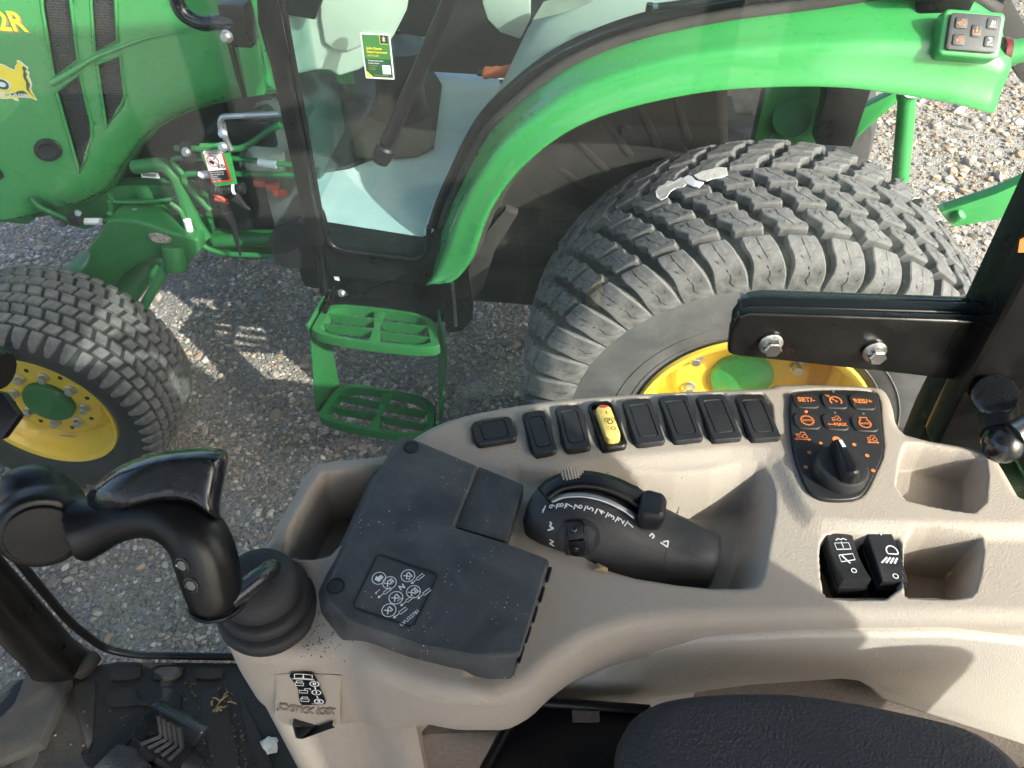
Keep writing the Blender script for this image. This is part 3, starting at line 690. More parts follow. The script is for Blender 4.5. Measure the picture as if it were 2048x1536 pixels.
tube('door_edge_trim', [Vector((-1.10, .125, 1.6)), Vector((-1.11, .125, .80)), Vector((-1.095, .125, .755)), Vector((-1.05, .125, .745)), Vector((-.87, .125, .735)), Vector((-.84, .125, .76)), Vector((-.83, .13, .84))], .007, 'black_clean', T, 8, corner=.04)
boxo('door_sill', (-.97, .20, .69), (.32, .12, .10), 'black_paint', T, .015)
boxo('sill_step', (-.97, .165, .758), (.25, .04, .02), 'dark_part', T, .006)
# cab roof and far side: closes the cab above the picture
boxo('cab_roof', (-.35, .62, 2.28), (1.9, 1.36, .16), 'green', T, .05, seg=3)
for x, y in ((-1.135, 1.135), (.28, 1.08)): boxo('cab_pillar', (x, y, 1.5), (.06, .05, 1.46), 'black_paint', T, .012)
slab('far_glass', [Vector(p) for p in ((-1.1, 1.13, .82), (.25, 1.09, 1.45), (.25, 1.09, 2.2), (-1.1, 1.13, 2.2))], (0, .005, 0), 'glass_tint', T, 0)
slab('windshield', [Vector(p) for p in ((-1.14, .13, .85), (-1.14, 1.11, .85), (-1.12, 1.11, 2.2), (-1.12, .13, 2.2))], (.005, 0, 0), 'glass_tint', T, 0)
# floor
boxo('far_side_panel', (-.62, 1.07, .98), (.95, .05, .30), 'dark_part', T, .01)
boxo('cab_floor', (-.55, .62, .767), (1.14, .96, .06), 'dark_part', T, .005)
fl = [(622, 380), (630, 345), (640, 328), (560, 250), (600, 180), (760, 120), (885, 55), (958, 55), (985, 130), (1010, 190), (960, 290), (900, 420), (862, 468), (845, 474), (655, 444), (650, 425)]
slab('floor_sheet', [LZ(u, v, .800) for u, v in fl], (0, 0, .0012), 'sheet_white', T, 0)
bm = bmesh.new(); a_prism(bm, [LZ(u, v, .803) for u, v in [(600, 375), (625, 350), (660, 345), (700, 338), (740, 322), (790, 318), (835, 315), (868, 300), (876, 240), (884, 175), (868, 148), (820, 140), (600, 140), (560, 280)]], (0, 0, .012)); from_bm('rubber_mat', bm, 'mat_floor', T, 40, .003)
bm = bmesh.new(); a_prism(bm, [LZ(u, v, .816) for u, v in [(700, 255), (760, 225), (790, 200), (850, 205), (866, 240), (858, 300), (830, 312), (780, 316), (715, 318)]], (0, 0, .004)); from_bm('mud_patch', bm, 'brown_mat', T, 40, .002)
# steering column, dash, seat, lever
bm = bmesh.new()
c0 = LZ(800, 225, .815); c1 = LY(800, 90, .50)
a_ringloft(bm, [[c0.lerp(c1, t)+Vector((math.cos(a)*w_, math.sin(a)*w_*.9, 0)) for a in [2*math.pi*i/20 for i in range(20)]] for t, w_ in ((0, .10), (.1, .085), (.45, .07), (.8, .085), (1, .08))])
from_bm('steering_column', bm, 'black_clean', T, 60)
ds = [(528, -60), (540, 20), (552, 90), (562, 152), (600, 148), (640, 140), (660, 141), (680, 153), (720, 140), (760, 112), (790, 70), (815, 20), (830, -60)]
A = [LY(u, v, .30+.00035*(u-530)) for u, v in ds]
bm = bmesh.new(); a_prism(bm, A, (-.03, .05, .0)); from_bm('dash_panel', bm, 'cab_beige', T, 40, .008, 3)
slab('dash_pocket', [LY(u, v, .285+.00035*(u-530)) for u, v in [(640, -40), (642, 40), (650, 85), (668, 100), (700, 102), (740, 85), (775, 40), (790, -40)]], (-.01, .02, 0), 'cab_beige', T, .006)
slab('dash_display', [LY(u, v, .28) for u, v in [(545, -30), (556, 28), (600, 36), (630, 42), (645, 0), (650, -30)]], (0, .02, 0), 'black_clean', T, .008)
cylo('dash_plug', LY(582, 126, .318), LY(582, 126, .318)+Vector((.002, -.004, 0)), .006, 'black_clean', T)
tube('grab_handle', [LY(925, -60, .10), LY(900, 0, .10), LY(830, 160, .10), LY(775, 285, .10)], .0165, 'black_clean', T, 14)
bm = bmesh.new(); q = LY(768, 305, .10); d = (LY(760, 325, .10)-LY(830, 160, .10)).normalized(); a_lathe(bm, [(.016, -.02), (.022, -.015), (.023, .01), (.020, .025), (.012, .030)], q, d, 20); from_bm('handle_knob', bm, 'black_clean', T, 40)
bm = bmesh.new(); a_box(bm, (-.36, .66, 1.12), (.42, .44, .20)); from_bm('seat_cushion', bm, 'black_plastic', T, 40, .06, 4)
bm = bmesh.new(); a_ringloft(bm, [[Vector((-.48+math.cos(a)*w_, .66+math.sin(a)*w_, z)) for a in [2*math.pi*i/20 for i in range(20)]] for z, w_ in ((.85, .17), (.92, .16), (1.03, .17))]); from_bm('seat_base', bm, 'black_plastic', T, 60)
slab('seat_shroud', [LY(u, v, .44) for u, v in [(962, -40), (965, 10), (975, 40), (1000, 66), (1040, 80), (1060, 40), (1060, -40)]], (0, .03, 0), 'cab_beige', T, .008)
a = LY(966, 146, .34); b = LY(1024, 143, .34); bm = bmesh.new(); a_ringloft(bm, [[a.lerp(b, t)+Vector((0, math.cos(q)*.013, math.sin(q)*(.016+dz))) for q in [2*math.pi*i/12 for i in range(12)]] for t, dz in ((0, -.006), (.08, 0), (.3, -.003), (.45, 0), (.6, -.003), (.75, 0), (1, .001))]); from_bm('orange_lever', bm, 'orange_lever', T, 60)
cylo('lever_button', a+Vector((-.014, 0, 0)), a, .008, 'black_clean', T)
for (u, v, du) in ((850, 70, 12), (818, 50, 8)):
    p = LZ(u, v, .95); boxo('pedal', p, (.07, .05, .012), 'steel', T, .003, Matrix.Rotation(R(35), 4, 'X'))
# gas strut with blue clip at the fender window
tube('gas_strut', [LY(1302, 16, .15), LY(1350, 10, .15), LY(1420, 0, .16), LY(1520, -14, .17)], .008, 'black_clean', T, 10); cylo('strut_joint', LY(1300, 22, .15), LY(1303, 8, .15), .010, 'black_clean', T)
cylo('strut_clip', LY(1306, 13, .142), LY(1316, 11, .142), .006, 'led_off', T)

# sticker in the door glass
def quad_frame(tl, tr, bl, y):
    a, b, c = LY(*tl, y), LY(*tr, y), LY(*bl, y); return Fr(a, b-a, a-c), (b-a).length, (a-c).length
fr, sw, shh = quad_frame((720, 65), (780, 68), (731, 156), .121)
k = -1 if fr.n.y > 0 else 1
def stick(name, pts, off, m, par): bm = bmesh.new(); a_poly(bm, fr, [(x*sw, -y*shh) for x, y in pts], off*k); return deco(name, bm, m, par)
S = slab('door_sticker', [fr.p(x+sw/2, y-shh/2, 0) for x, y in rrect(sw, shh, .003)], fr.n*.0006*k, 'white_label', T, 0)
stick('sticker_field', [(.05, .03), (.95, .03), (.95, .55), (.05, .55)], .0012, 'sticker_green', S)
stick('sticker_field', [(.05, .55), (.95, .55), (.95, .96), (.05, .96)], .0012, 'sticker_dark', S)
stick('sticker_corner', [(.05, .82), (.05, .96), (.28, .96)], .0016, 'yellow_ink', S)
stick('sticker_square', [(.66, .03), (.90, .03), (.90, .20), (.66, .20)], .0016, 'black_ink', S)
stick('sticker_code_box', [(.62, .68), (.90, .68), (.90, .88), (.62, .88)], .0016, 'white_label', S)
bm = bmesh.new(); B = lambda x, y: (x*sw, -y*shh)
a_strip(bm, fr, [B(.64, .03), B(.64, .215), B(.90, .215)], .0012, .0018*k)
def stext(s, x, y, hgt, bold=0.): a_text(bm, s, hgt*shh, fr.mat() @ Matrix.Translation((x*sw, -y*shh, .0019*k)), 0, 'LEFT', bold=bold)
stext('John Deere', .16, .32, .072, .0002); stext('Smart Connector', .16, .40, .064, .0002); stext('INSTALLED', .16, .48, .052); stext('Set up, use, and maintain', .16, .70, .020); stext('your tractor with', .16, .74, .020); stext('Equipment Mobile.', .16, .78, .020); stext('www.JohnDeere.com/EquipmentMobile', .30, .91, .020)
deco('sticker_print', bm, 'yellow_ink', S)
bm = bmesh.new(); stext('Connect your phone', .16, .59, .040, .0001); stext('to your tractor.', .16, .645, .040, .0001)
a_strip(bm, fr, [B(.72, .08), B(.83, .145), B(.775, .175), B(.775, .05), B(.83, .08), B(.72, .145)], .0014, .0019*k); deco('sticker_print', bm, 'white_ink', S)

# ---- steps
def step(name, z, corners, par):
    bl, br, fr_, fl_ = [LZ(u, v, z) for u, v in corners]
    base = chaikin([bl.lerp(fl_, .02), bl.lerp(br, .5)+Vector((0, .006, 0)), br, br.lerp(fr_, .6), fr_, fr_.lerp(fl_, .5)+Vector((0, -.012, 0)), fl_, bl.lerp(fl_, .6)], 2)
    c = sum(base, Vector())/len(base)
    bm = bmesh.new(); n = len(base)
    ringo = [p for p in base]; ringi = [c+(p-c)*.86 for p in base]
    up = Vector((0, 0, .004)); dn = Vector((0, 0, -.026))
    rr = [[p+dn for p in ringo], [p for p in ringo], [c+(p-c)*.985+up for p in ringo], [p+up for p in ringi], [c+(p-c)*.84+dn for p in base]]
    a_ringloft(bm, rr+[rr[0]], False, False); bmesh.ops.remove_doubles(bm, verts=bm.verts, dist=1e-5)
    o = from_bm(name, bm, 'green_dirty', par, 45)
    # centre rib and toothed slats
    m1 = bl.lerp(br, .5); m2 = fl_.lerp(fr_, .5); d = (m2-m1); s = Vector((-d.y, d.x, 0)).normalized()*.010
    m1 = c+(m1-c)*.9; m2 = c+(m2-c)*.92
    bm = bmesh.new(); a_prism(bm, [m1+s*1.6, m1-s*1.6, c-s*.8, m2-s*1.6, m2+s*1.6, c+s*.8], (0, 0, -.012)); from_bm('centre_rib', bm, 'green_dirty', o, 30, .002)
    for side in (-1, 1):
        for t in (.33, .66):
            a = m1.lerp(m2, t)+Vector((0, 0, .001)); e = (bl.lerp(fl_, t) if side < 0 else br.lerp(fr_, t)); e = a.lerp(e, .88); nt_ = 14; top = []
            for i in range(nt_+1):
                p = a.lerp(e, i/nt_); top.append(p+Vector((0, 0, .003 if i % 2 else 0)))
            bm = bmesh.new(); poly = top+[e.lerp(a, .12)+Vector((0, 0, -.030)), a.lerp(e, .12)+Vector((0, 0, -.030))]; nn = (e-a).cross(Vector((0, 0, 1))).normalized()*.004
            a_prism(bm, poly, nn); from_bm('slat', bm, 'green_dirty', o, 0)
    return bl, br, fr_, fl_
u_ = step('upper_step', .555, [(652, 606), (868, 633), (882, 702), (617, 668)], T)
l_ = step('lower_step', .290, [(682, 764), (872, 800), (868, 880), (628, 838)], T)
for i, (a, b, e) in enumerate(((0, 3, -1), (1, 2, 1))):
    dx = Vector((.006*e, 0, 0))
    bm = bmesh.new(); a_prism(bm, [u_[a]+dx+Vector((0, .02, .012)), u_[b]+dx+Vector((0, .02, .012)), u_[b]+dx+Vector((0, .03, -.03)), l_[b]+dx+Vector((0, .05, .0)), l_[b]+dx+Vector((0, .05, -.028)), l_[a]+dx+Vector((0, 0, -.028)), u_[a]+dx+Vector((0, 0, -.05))], (.006*e, 0, 0)); from_bm('step_side_plate', bm, 'green_dirty', T, 30, .002)
    for t in (.25, .75):
        p = u_[a].lerp(u_[b], t)+dx*2+Vector((0, .01, -.006)); hexbolt('step_bolt', p, (e, 0, 0), .007, .012, 'zinc', T)
bm = bmesh.new(); a_prism(bm, [u_[0]+Vector((.005, .06, .02)), u_[0]+Vector((.005, -.05, .02)), u_[0]+Vector((.005, -.05, -.05)), u_[0]+Vector((.005, .06, -.05))], (.012, 0, 0)); a_box(bm, (u_[0]+u_[1])/2+Vector((0, .03, -.02)), (.36, .05, .035)); from_bm('step_mount', bm, 'black_paint', T, 30, .004)
# black step hanger and side plates below the sill
pl = [(640, 490), (700, 506), (860, 525), (950, 520), (940, 640), (925, 662), (895, 664), (880, 640), (690, 612), (650, 590)]
bm = bmesh.new(); a_prism(bm, [LY(u, v, .20) for u, v in [(690, 500), (870, 525), (950, 510), (945, 640), (925, 662), (895, 666), (880, 642), (700, 612), (668, 606), (790, 560)]], (0, .012, 0)); from_bm('step_hanger', bm, 'black_paint', T, 30, .003)
slab('step_gusset', [LY(u, v, .19) for u, v in [(700, 600), (795, 545), (795, 520), (690, 580)]], (0, .02, 0), 'black_paint', T, .003)
tube('hanger_leg', [LY(640, 440, .16), LY(643, 500, .16), LY(648, 585, .16), LY(668, 602, .16), LY(700, 606, .17)], .013, 'black_paint', T, 10, corner=.03)
hexbolt('hanger_bolt', LY(684, 586, .15), (0, -1, .3), .008, .012, 'zinc', T)
tube('support_rod', [LY(903, 545, .17), LY(912, 652, .17)], .005, 'zinc', T, 8, smooth=False)
slab('hanger_label', [LY(u, v, .155) for u, v in [(655, 502), (673, 516), (679, 562), (670, 560), (662, 540)]], (0, .001, 0), 'white_label', T, 0)
slab('mud_flap', [LY(u, v, .20) for u, v in [(536, 480), (550, 455), (600, 440), (620, 470), (640, 540), (570, 537), (552, 530)]], (0, .012, 0), 'black_plastic', T, .006)

# ---- hood with mesh vents
def panel_holes(name, outer, holes, lift, m, parent, grid=.017, th=.006, extra=(), avoid=None):
    extra = list(extra)
    """outer/holes: lists of (x, z); lift(x, z) -> y"""
    V = []; E = []
    def ring(P):
        o = len(V)
        for i, p in enumerate(P): V.append(Vector(p)); E.append((o+i, o+(i+1) % len(P)))
    ring(outer)
    for h in holes: ring(h)
    def inside(p, P):
        c = False; j = len(P)-1
        for i in range(len(P)):
            if (P[i][1] > p[1]) != (P[j][1] > p[1]) and p[0] < (P[j][0]-P[i][0])*(p[1]-P[i][1])/(P[j][1]-P[i][1])+P[i][0]: c = not c
            j = i
        return c
    xs = [p[0] for p in outer]; zs = [p[1] for p in outer]
    x = min(xs)
    while x < max(xs):
        z = min(zs)
        while z < max(zs):
            if (avoid is None or avoid(x, z) > .072) and inside((x, z), outer) and not any(inside((x, z), h) for h in holes): V.append(Vector((x, z)))
            z += grid
        x += grid
    V += extra
    ov, oe, of, *_ = geometry.delaunay_2d_cdt(V, E, [], 0, 1e-5)
    vs = [(p.x, lift(p.x, p.y), p.y) for p in ov]; fs = []
    for f in of:
        c = sum((ov[i] for i in f), Vector((0, 0)))/len(f)
        if inside(c, outer) and not any(inside(c, h) for h in holes): fs.append(tuple(f))
    o = from_vf(name, vs, fs, m, parent, 60); md = o.modifiers.new('s', 'SOLIDIFY'); md.thickness = th; md.offset = 1 if o.data.polygons[0].normal.y > 0 else -1
    return o
HY = .275
def hx(u, v, y=HY): p = LY(u, v, y); return (p.x, p.z)
hb = [(100, 428), (160, 412), (200, 390), (225, 362), (245, 330), (275, 290), (330, 248), (420, 215), (520, 196), (548, 192)]
hp = [(-2.75, .70), hx(-40, 445)]+[(p.x, p.y) for p in smooth_path([(*hx(u, v), 0) for u, v in hb], 4)]
xe = hp[-1][0]
hp += [(xe-.005, 1.30), (xe-.01, 1.44), (-1.8, 1.38), (-2.4, 1.26), (-2.75, 1.1)]
vents = [[(85, 16), (96, 5), (141, -40), (141, 0), (157, 120), (108, 153)], [(179, -40), (229, -40), (231, 0), (236, 82), (189, 104)],
         [(113, 183), (160, 150), (183, 246), (184, 271), (172, 315), (159, 346)], [(194, 128), (241, 111), (250, 191), (243, 210), (213, 257)]]
vents[0] = [(80, -40), (85, 16), (108, 153), (157, 120), (141, 0), (137, -40)]
vents[1] = [(177, -40), (189, 104), (236, 82), (231, 0), (228, -40)]
vh = [[hx(u, v) for u, v in V] for V in vents]
ARCH = np.array([(p.x, p.z) for p in smooth_path([LY(u, v, HY) for u, v in hb], 6)])
def lift(x, z):
    d = math.sqrt(float(((ARCH-np.array((x, z)))**2).sum(1).min())); k = max(0, 1-d/.06)
    return .032*k*k+HY+.10*max(0, (z-1.28))**1.5*3+.012*math.cos((z-1.0)*4)*0+.02*max(0, -2.1-x)
def adist(x, z): return math.sqrt(float(((ARCH-np.array((x, z)))**2).sum(1).min()))
AP = [Vector(p) for p in smooth_path([(*hx(u, v), 0) for u, v in hb], 4)]; ext = []
for i in range(1, len(AP)-1):
    t = (AP[i+1]-AP[i-1]).normalized(); n = Vector((-t.y, t.x)); n = n if n.y > 0 or n.x < 0 else -n
    if n.y < 0: n = -n
    for dd in (.010, .021, .033, .046, .060):
        q = AP[i].xy+n*dd
        if abs(adist(*q)-dd) < .004: ext.append(Vector(q))
H = panel_holes('hood_side', hp, vh, lift, 'green', T, extra=ext, avoid=adist)
for V in vh:
    g = from_vf('vent_mesh', [(x, lift(x, z)+.017, z) for x, z in V], [tuple(range(len(V)))], 'grille_mesh', H, 0); md = g.modifiers.new('s', 'SOLIDIFY'); md.thickness = .003
    # raised lip round the opening
    fr = Fr((0, 0, 0), (1, 0, 0), (0, 0, 1))
    bm = bmesh.new(); a_tube(bm, [Vector((x, lift(x, z)-.001, z)) for x, z in V+V[:1]], .0042, 6); from_bm('vent_lip', bm, 'green', H, 60)
# moulded crease across the vents
cr_ = smooth_path([LY(u, v, HY-.004) for u, v in ((104, 166), (150, 140), (185, 118), (240, 95), (300, 75), (385, 58))], 8)
bm = bmesh.new(); a_tube(bm, cr_, .006, 8, rfun=lambda t: .0085*(1-t)+.001); from_bm('hood_crease', bm, 'green', H, 60)
# wheel-arch return of the hood
vs = []; fs = []; P = [LY(u, v, HY) for u, v in hb]; P = smooth_path(P, 4)
for p in P: vs += [p+Vector((0, .033, 0)), p+Vector((0, .040, -.006)), p+Vector((0, .06, -.010)), p+Vector((0, .12, -.01))]
for i in range(len(P)-1):
    for q in range(3): fs.append((i*4+q, i*4+q+1, i*4+q+5, i*4+q+4))
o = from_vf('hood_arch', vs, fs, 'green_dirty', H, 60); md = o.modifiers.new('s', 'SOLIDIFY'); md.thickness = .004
# hood top and far side
bm = bmesh.new(); sec = []
for x, zt in ((xe-.01, 1.44), (-1.8, 1.38), (-2.4, 1.26), (-2.75, 1.1)):
    sec.append([Vector((x, .30+.05*0, zt-.02))]+[Vector((x, .62-.335*math.cos(a), zt+.06*math.sin(a))) for a in [math.pi*i/12 for i in range(13)]]+[Vector((x, .96, .75))])
a_ringloft(bm, sec, False, False, False); o = from_bm('hood_top', bm, 'green', T, 60); md = o.modifiers.new('s', 'SOLIDIFY'); md.thickness = .004
# marker-light socket
p = LY(96, 300, HY-.002); bm = bmesh.new(); a_lathe(bm, [(.046, 0), (.044, .004), (.030, .005), (.027, .003), (.010, .002)], (0, 0, 0), (0, -1, 0), 28); bm.transform(Matrix.Translation(p) @ Matrix.Rotation(R(-28), 4, 'Y') @ Matrix.Diagonal((1, 1, .68, 1)))
from_bm('light_socket', bm, 'black_plastic', H, 40)
p = LY(-8, 346, HY-.002); cylo('light_socket', p, p+Vector((0, -.006, 0)), .02, 'black_plastic', H)
# number decal
fr = Fr(LY(50, 46, HY-.0015), LY(50, 46, HY)-LY(0, 43, HY), (0, 0, 1)); k = -1 if fr.n.y > 0 else 1
for dx, dy, m, off in ((.004, -.004, 'wood_crumb', .0006), (0, 0, 'yellow_ink', .0012)):
    bm = bmesh.new(); a_text(bm, '4052R', .066, fr.mat() @ Matrix.Translation((dx, dy, off*k)), 0, 'RIGHT', bold=.0016); deco('hood_lettering', bm, m, H)
# dealer decal (map outline)
mp = [(-46, 120), (-30, 128), (0, 128), (10, 131), (20, 137), (29, 141), (30, 133), (35, 128), (33, 122), (39, 122), (48, 130), (56, 136), (54, 141), (58, 146), (56, 152), (60, 160), (63, 168), (61, 176), (64, 184), (74, 199), (71, 200), (60, 195), (48, 194), (36, 194), (37, 201), (30, 199), (24, 195), (8, 197), (-10, 194), (-30, 190), (-50, 170)]
def dec(name, pts, off, m, ex=0):
    c = Vector((sum(p[0] for p in pts)/len(pts), sum(p[1] for p in pts)/len(pts)))
    P = []
    for u, v in pts:
        d = Vector((u, v))-c; d = d*(1+ex/max(d.length, 1)); P.append(LY(c.x+d.x, c.y+d.y, HY-off))
    tri = geometry.tessellate_polygon([P]); return from_vf(name, P, [tuple(t) for t in tri], m, H, 0, False)
dec('dealer_decal', mp, .0010, 'white_label', 1.6)
dec('decal_field', mp, .0016, 'yellow_ink', -1.2)
dec('decal_dark_patch', [(46, 132), (53, 137), (50, 143), (54, 148), (52, 154), (56, 162), (60, 170), (58, 178), (60, 184), (70, 196), (63, 190), (53, 179), (52, 170), (52, 164), (47, 156), (46, 150), (47, 143), (44, 136)], .0022, 'sticker_dark')  # dark green print on the map decal
dec('decal_dark_patch', [(36, 182), (46, 181), (52, 185), (57, 190), (40, 191), (10, 191), (10, 187), (30, 186)], .0022, 'sticker_dark')
fr = Fr(LY(-4, 169, HY-.0028), LY(18, 168, HY)-LY(-4, 169, HY), (0, 0, 1)); k = -1 if fr.n.y > 0 else 1
bm = bmesh.new(); a_poly(bm, fr, [(x*1.5, y) for x, y in circ2(.008, 0, .016, 24)], 0); deco('decal_letter', bm, 'white_label', H)
bm = bmesh.new(); a_strip(bm, fr, [(x*1.35, y) for x, y in circ2(.009, 0, .0105, 24)], .007, .0008*k, True); a_text(bm, 'PRO', .036, fr.mat() @ Matrix.Translation((-.05, 0, .0008*k)), 0, 'CENTER', bold=.001); deco('decal_letter', bm, 'sticker_dark', H)
fr = Fr(LY(56, 190, HY-.003), LY(56, 190, HY)-LY(4, 188, HY), (0, 0, 1)); k = -1 if fr.n.y > 0 else 1
bm = bmesh.new(); a_text(bm, 'AgProCo.com', .0155, fr.mat(), 0, 'RIGHT', bold=.0004); deco('decal_letter', bm, 'white_ink', H)

# ---- engine bay behind the hood arch
boxo('engine_block', (-1.72, .66, .86), (.80, .42, .62), 'dark_part', T, .03)
boxo('engine_side_cover', (-1.56, .445, .93), (.22, .03, .16), 'dark_part', T, .01)
cylo('starter_motor', LY(500, 320, .36), LY(570, 330, .36), .040, 'engine_grey', T, bevel=.006)
cylo('starter_nose', LY(485, 318, .36), LY(500, 320, .36), .026, 'engine_grey', T)
boxo('bell_housing', (-1.28, .52, .78), (.18, .30, .42), 'engine_grey', T, .03)
for u, v in ((520, 365), (545, 372), (560, 385)): boxo('red_fitting', LY(u, v, .35), (.035, .02, .02), 'wire_red', T, .004)
# chassis rail and loader frame plate
slab('chassis_rail', [LY(u, v, .33) for u, v in [(-60, 380), (-60, 452), (10, 445), (25, 425), (60, 420), (72, 436), (100, 432), (110, 445), (140, 452), (172, 460), (195, 447), (260, 452), (330, 470), (400, 500), (420, 480), (400, 380), (300, 370)]], (0, .05, 0), 'green_dirty', T, .006)
slab('tow_bracket', [LY(u, v, .30) for u, v in [(-30, 405), (-30, 432), (8, 445), (55, 449), (68, 440), (62, 420), (45, 400), (30, 400), (44, 425), (42, 436), (10, 432), (-4, 418)]], (0, .02, 0), 'green_dirty', T, .003)
slab('frame_plate', [LY(u, v, .34) for u, v in [(420, 470), (560, 470), (570, 515), (500, 520), (430, 512)]], (0, .03, 0), 'green_dirty', T, .004)
# front axle casting
ax = [(215, 440), (188, 480), (172, 500), (178, 512), (170, 530), (158, 541), (120, 545), (150, 575), (200, 600), (222, 580), (238, 555), (275, 528), (320, 517), (345, 522), (368, 545), (382, 520), (400, 505), (395, 480), (360, 470), (330, 462), (300, 450), (260, 440)]
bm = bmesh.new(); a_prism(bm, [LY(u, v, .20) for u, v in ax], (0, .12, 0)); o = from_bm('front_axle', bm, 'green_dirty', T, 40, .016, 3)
cylo('axle_housing', (-1.92, .0, .36), (-1.92, 1.24, .36), .055, 'green_dirty', T)
boxo('axle_carrier', (-1.90, .12, .40), (.20, .20, .16), 'green_dirty', T, .04, seg=3)
cylo('pivot_pin', LY(345, 490, .20), LY(352, 540, .18), .030, 'green_dirty', T, bevel=.006)
tube('tie_rod', [LY(345, 510, .20), LY(272, 640, .10)], .014, 'green_dirty', T, 12, smooth=False)
slab('axle_slot', [LY(u, v, .195) for u, v in chaikin([(294, 470), (305, 466), (330, 470), (345, 480), (335, 488), (305, 484)], 1)], (0, .004, 0), 'ground', T, 0)
# hydraulic lines
def line(name, pts, y, r, m='green_dirty', corner=.02, n=8): return tube(name, [LY(u, v, y) for u, v in pts], r, m, T, n, corner=corner)
line('hydraulic_line', [(350, 296), (480, 298), (505, 285), (535, 262), (560, 250)], .22, .0085)
line('hydraulic_line', [(365, 348), (345, 322), (350, 316), (470, 317), (560, 327), (640, 340)], .24, .0075)
line('hydraulic_line', [(420, 420), (366, 360), (370, 348), (385, 347), (640, 350)], .25, .0085)
line('steel_pipe', [(268, 334), (325, 328), (352, 350), (372, 410), (395, 450), (412, 475)], .26, .019, corner=.06, n=12)
line('hydraulic_line', [(218, 385), (226, 405), (300, 403), (352, 397), (356, 370)], .27, .006)
line('hydraulic_line', [(60, 395), (75, 412), (140, 443), (215, 443), (226, 432), (219, 402)], .26, .0075)
line('hydraulic_line', [(215, 425), (260, 452), (385, 478), (420, 500), (450, 508), (560, 512)], .25, .0085)
line('hydraulic_line', [(340, 406), (362, 420), (378, 470), (384, 480)], .24, .0075)
line('brace_tube', [(420, 482), (540, 480), (600, 482)], .32, .020, n=12)
for pts, y in (([(171, 443), (203, 443)], .252), ([(400, 350), (420, 348)], .242), ([(374, 440), (381, 468)], .232), ([(517, 324), (552, 330)], .232)):
    a, b = [LY(u, v, y) for u, v in pts]; cylo('pipe_label', a, b, .0105, 'white_label', T, n=12)
boxo('pipe_clamp', LY(376, 304, .215), (.026, .026, .05), 'black_plastic', T, .003); hexbolt('clamp_bolt', LY(373, 304, .20), (0, -1, .2), .009, .012, 'zinc', T)
boxo('pipe_clamp', LY(152, 438, .24), (.034, .03, .03), 'black_plastic', T, .004); hexbolt('clamp_bolt', LY(157, 427, .23), (0, -.5, 1), .007, .01, 'zinc', T)
cylo('rubber_plug', LY(124, 443, .29), LY(124, 443, .25), .016, 'black_plastic', T); cylo('rubber_plug', LY(315, 448, .30), LY(315, 448, .28), .014, 'black_plastic', T); cylo('rubber_plug', LY(348, 449, .30), LY(348, 449, .28), .014, 'black_plastic', T)
line('latch_handle', [(560, 228), (445, 233), (440, 245), (442, 262)], .20, .0075, 'zinc', .012)
line('latch_arm', [(445, 245), (452, 280), (462, 300)], .21, .008, 'zinc')
hexbolt('latch_bolt', LY(446, 267, .19), (0, -1, .4), .009, .012, 'zinc', T); hexbolt('latch_bolt', LY(446, 294, .185), (0, -1, .4), .009, .012, 'zinc', T)
cylo('hose_clamp', LY(470, 252, .26), LY(476, 246, .26), .020, 'steel', T); cylo('coolant_hose', LY(455, 258, .27), LY(540, 225, .27), .022, 'hose', T)
boxo('black_bracket', LY(505, 265, .25), (.12, .02, .07), 'hose', T, .008)
bm = bmesh.new()
pl = [LY(u, v, .215) for u, v in [(398, 288), (446, 286), (458, 300), (474, 368), (430, 374), (402, 310)]]
a_prism(bm, pl, (0, .005, 0)); from_bm('warning_plate', bm, 'green', T, 30, .001)
fr, sw, shh = quad_frame((404, 298), (443, 300), (424, 365), .2135); k = -1 if fr.n.y > 0 else 1
shx = LY(463, 362, .2135)-LY(424, 365, .2135)
S2 = slab('danger_label', [LY(u, v, .2135) for u, v in [(403, 298), (443, 297), (464, 362), (424, 366)]], (0, .001, 0), 'red_ink', T, 0)
def dq(u, v): return LY(u, v, .2120)
for nm, q, m in (('label_field', [(408, 309), (443, 307), (452, 339), (417, 342)], 'white_label'), ('label_field', [(418, 343), (453, 340), (459, 359), (426, 362)], 'black_ink')):
    from_vf(nm, [dq(u, v) for u, v in q], [(0, 1, 2, 3)], m, S2, 0, False)
fr = Fr(LY(424, 304, .2110), dq(441, 302)-dq(408, 304), dq(424, 300)-dq(430, 320)); k = -1 if fr.n.y > 0 else 1
bm = bmesh.new(); a_text(bm, 'DANGER', .0125, fr.mat() @ Matrix.Translation((.004, 0, .0004*k)), bold=.0003); a_poly(bm, fr, [(-.027, -.004), (-.018, -.004), (-.0225, .005)], .0004*k); deco('label_print', bm, 'white_ink', S2)
bm = bmesh.new(); fr2 = Fr(LY(426, 322, .2110), fr.x, fr.y); a_strip(bm, fr2, circ2(0, 0, .0155, 20), .0020, .0006*k, True); a_strip(bm, fr2, [(-.011, .011), (.011, -.011)], .002, .0006*k); deco('label_print', bm, 'red_ink', S2)
bm = bmesh.new(); a_poly(bm, fr2, [(-.012, -.004), (-.002, -.011), (.002, -.004), (-.003, .002), (-.011, .002)], .0004*k); a_strip(bm, fr2, [(.002, .003), (.010, .010)], .002, .0004*k)
a_strip(bm, fr2, circ2(.022, -.017, .004, 10), .0024, .0004*k, True); a_strip(bm, fr2, circ2(.010, -.018, .0025, 10), .002, .0004*k, True); a_strip(bm, fr2, [(.010, -.014), (.016, -.012), (.022, -.010)], .002, .0004*k); deco('label_print', bm, 'black_ink', S2)
bm = bmesh.new(); fr3 = Fr(LY(437, 351, .2110), fr.x, fr.y)
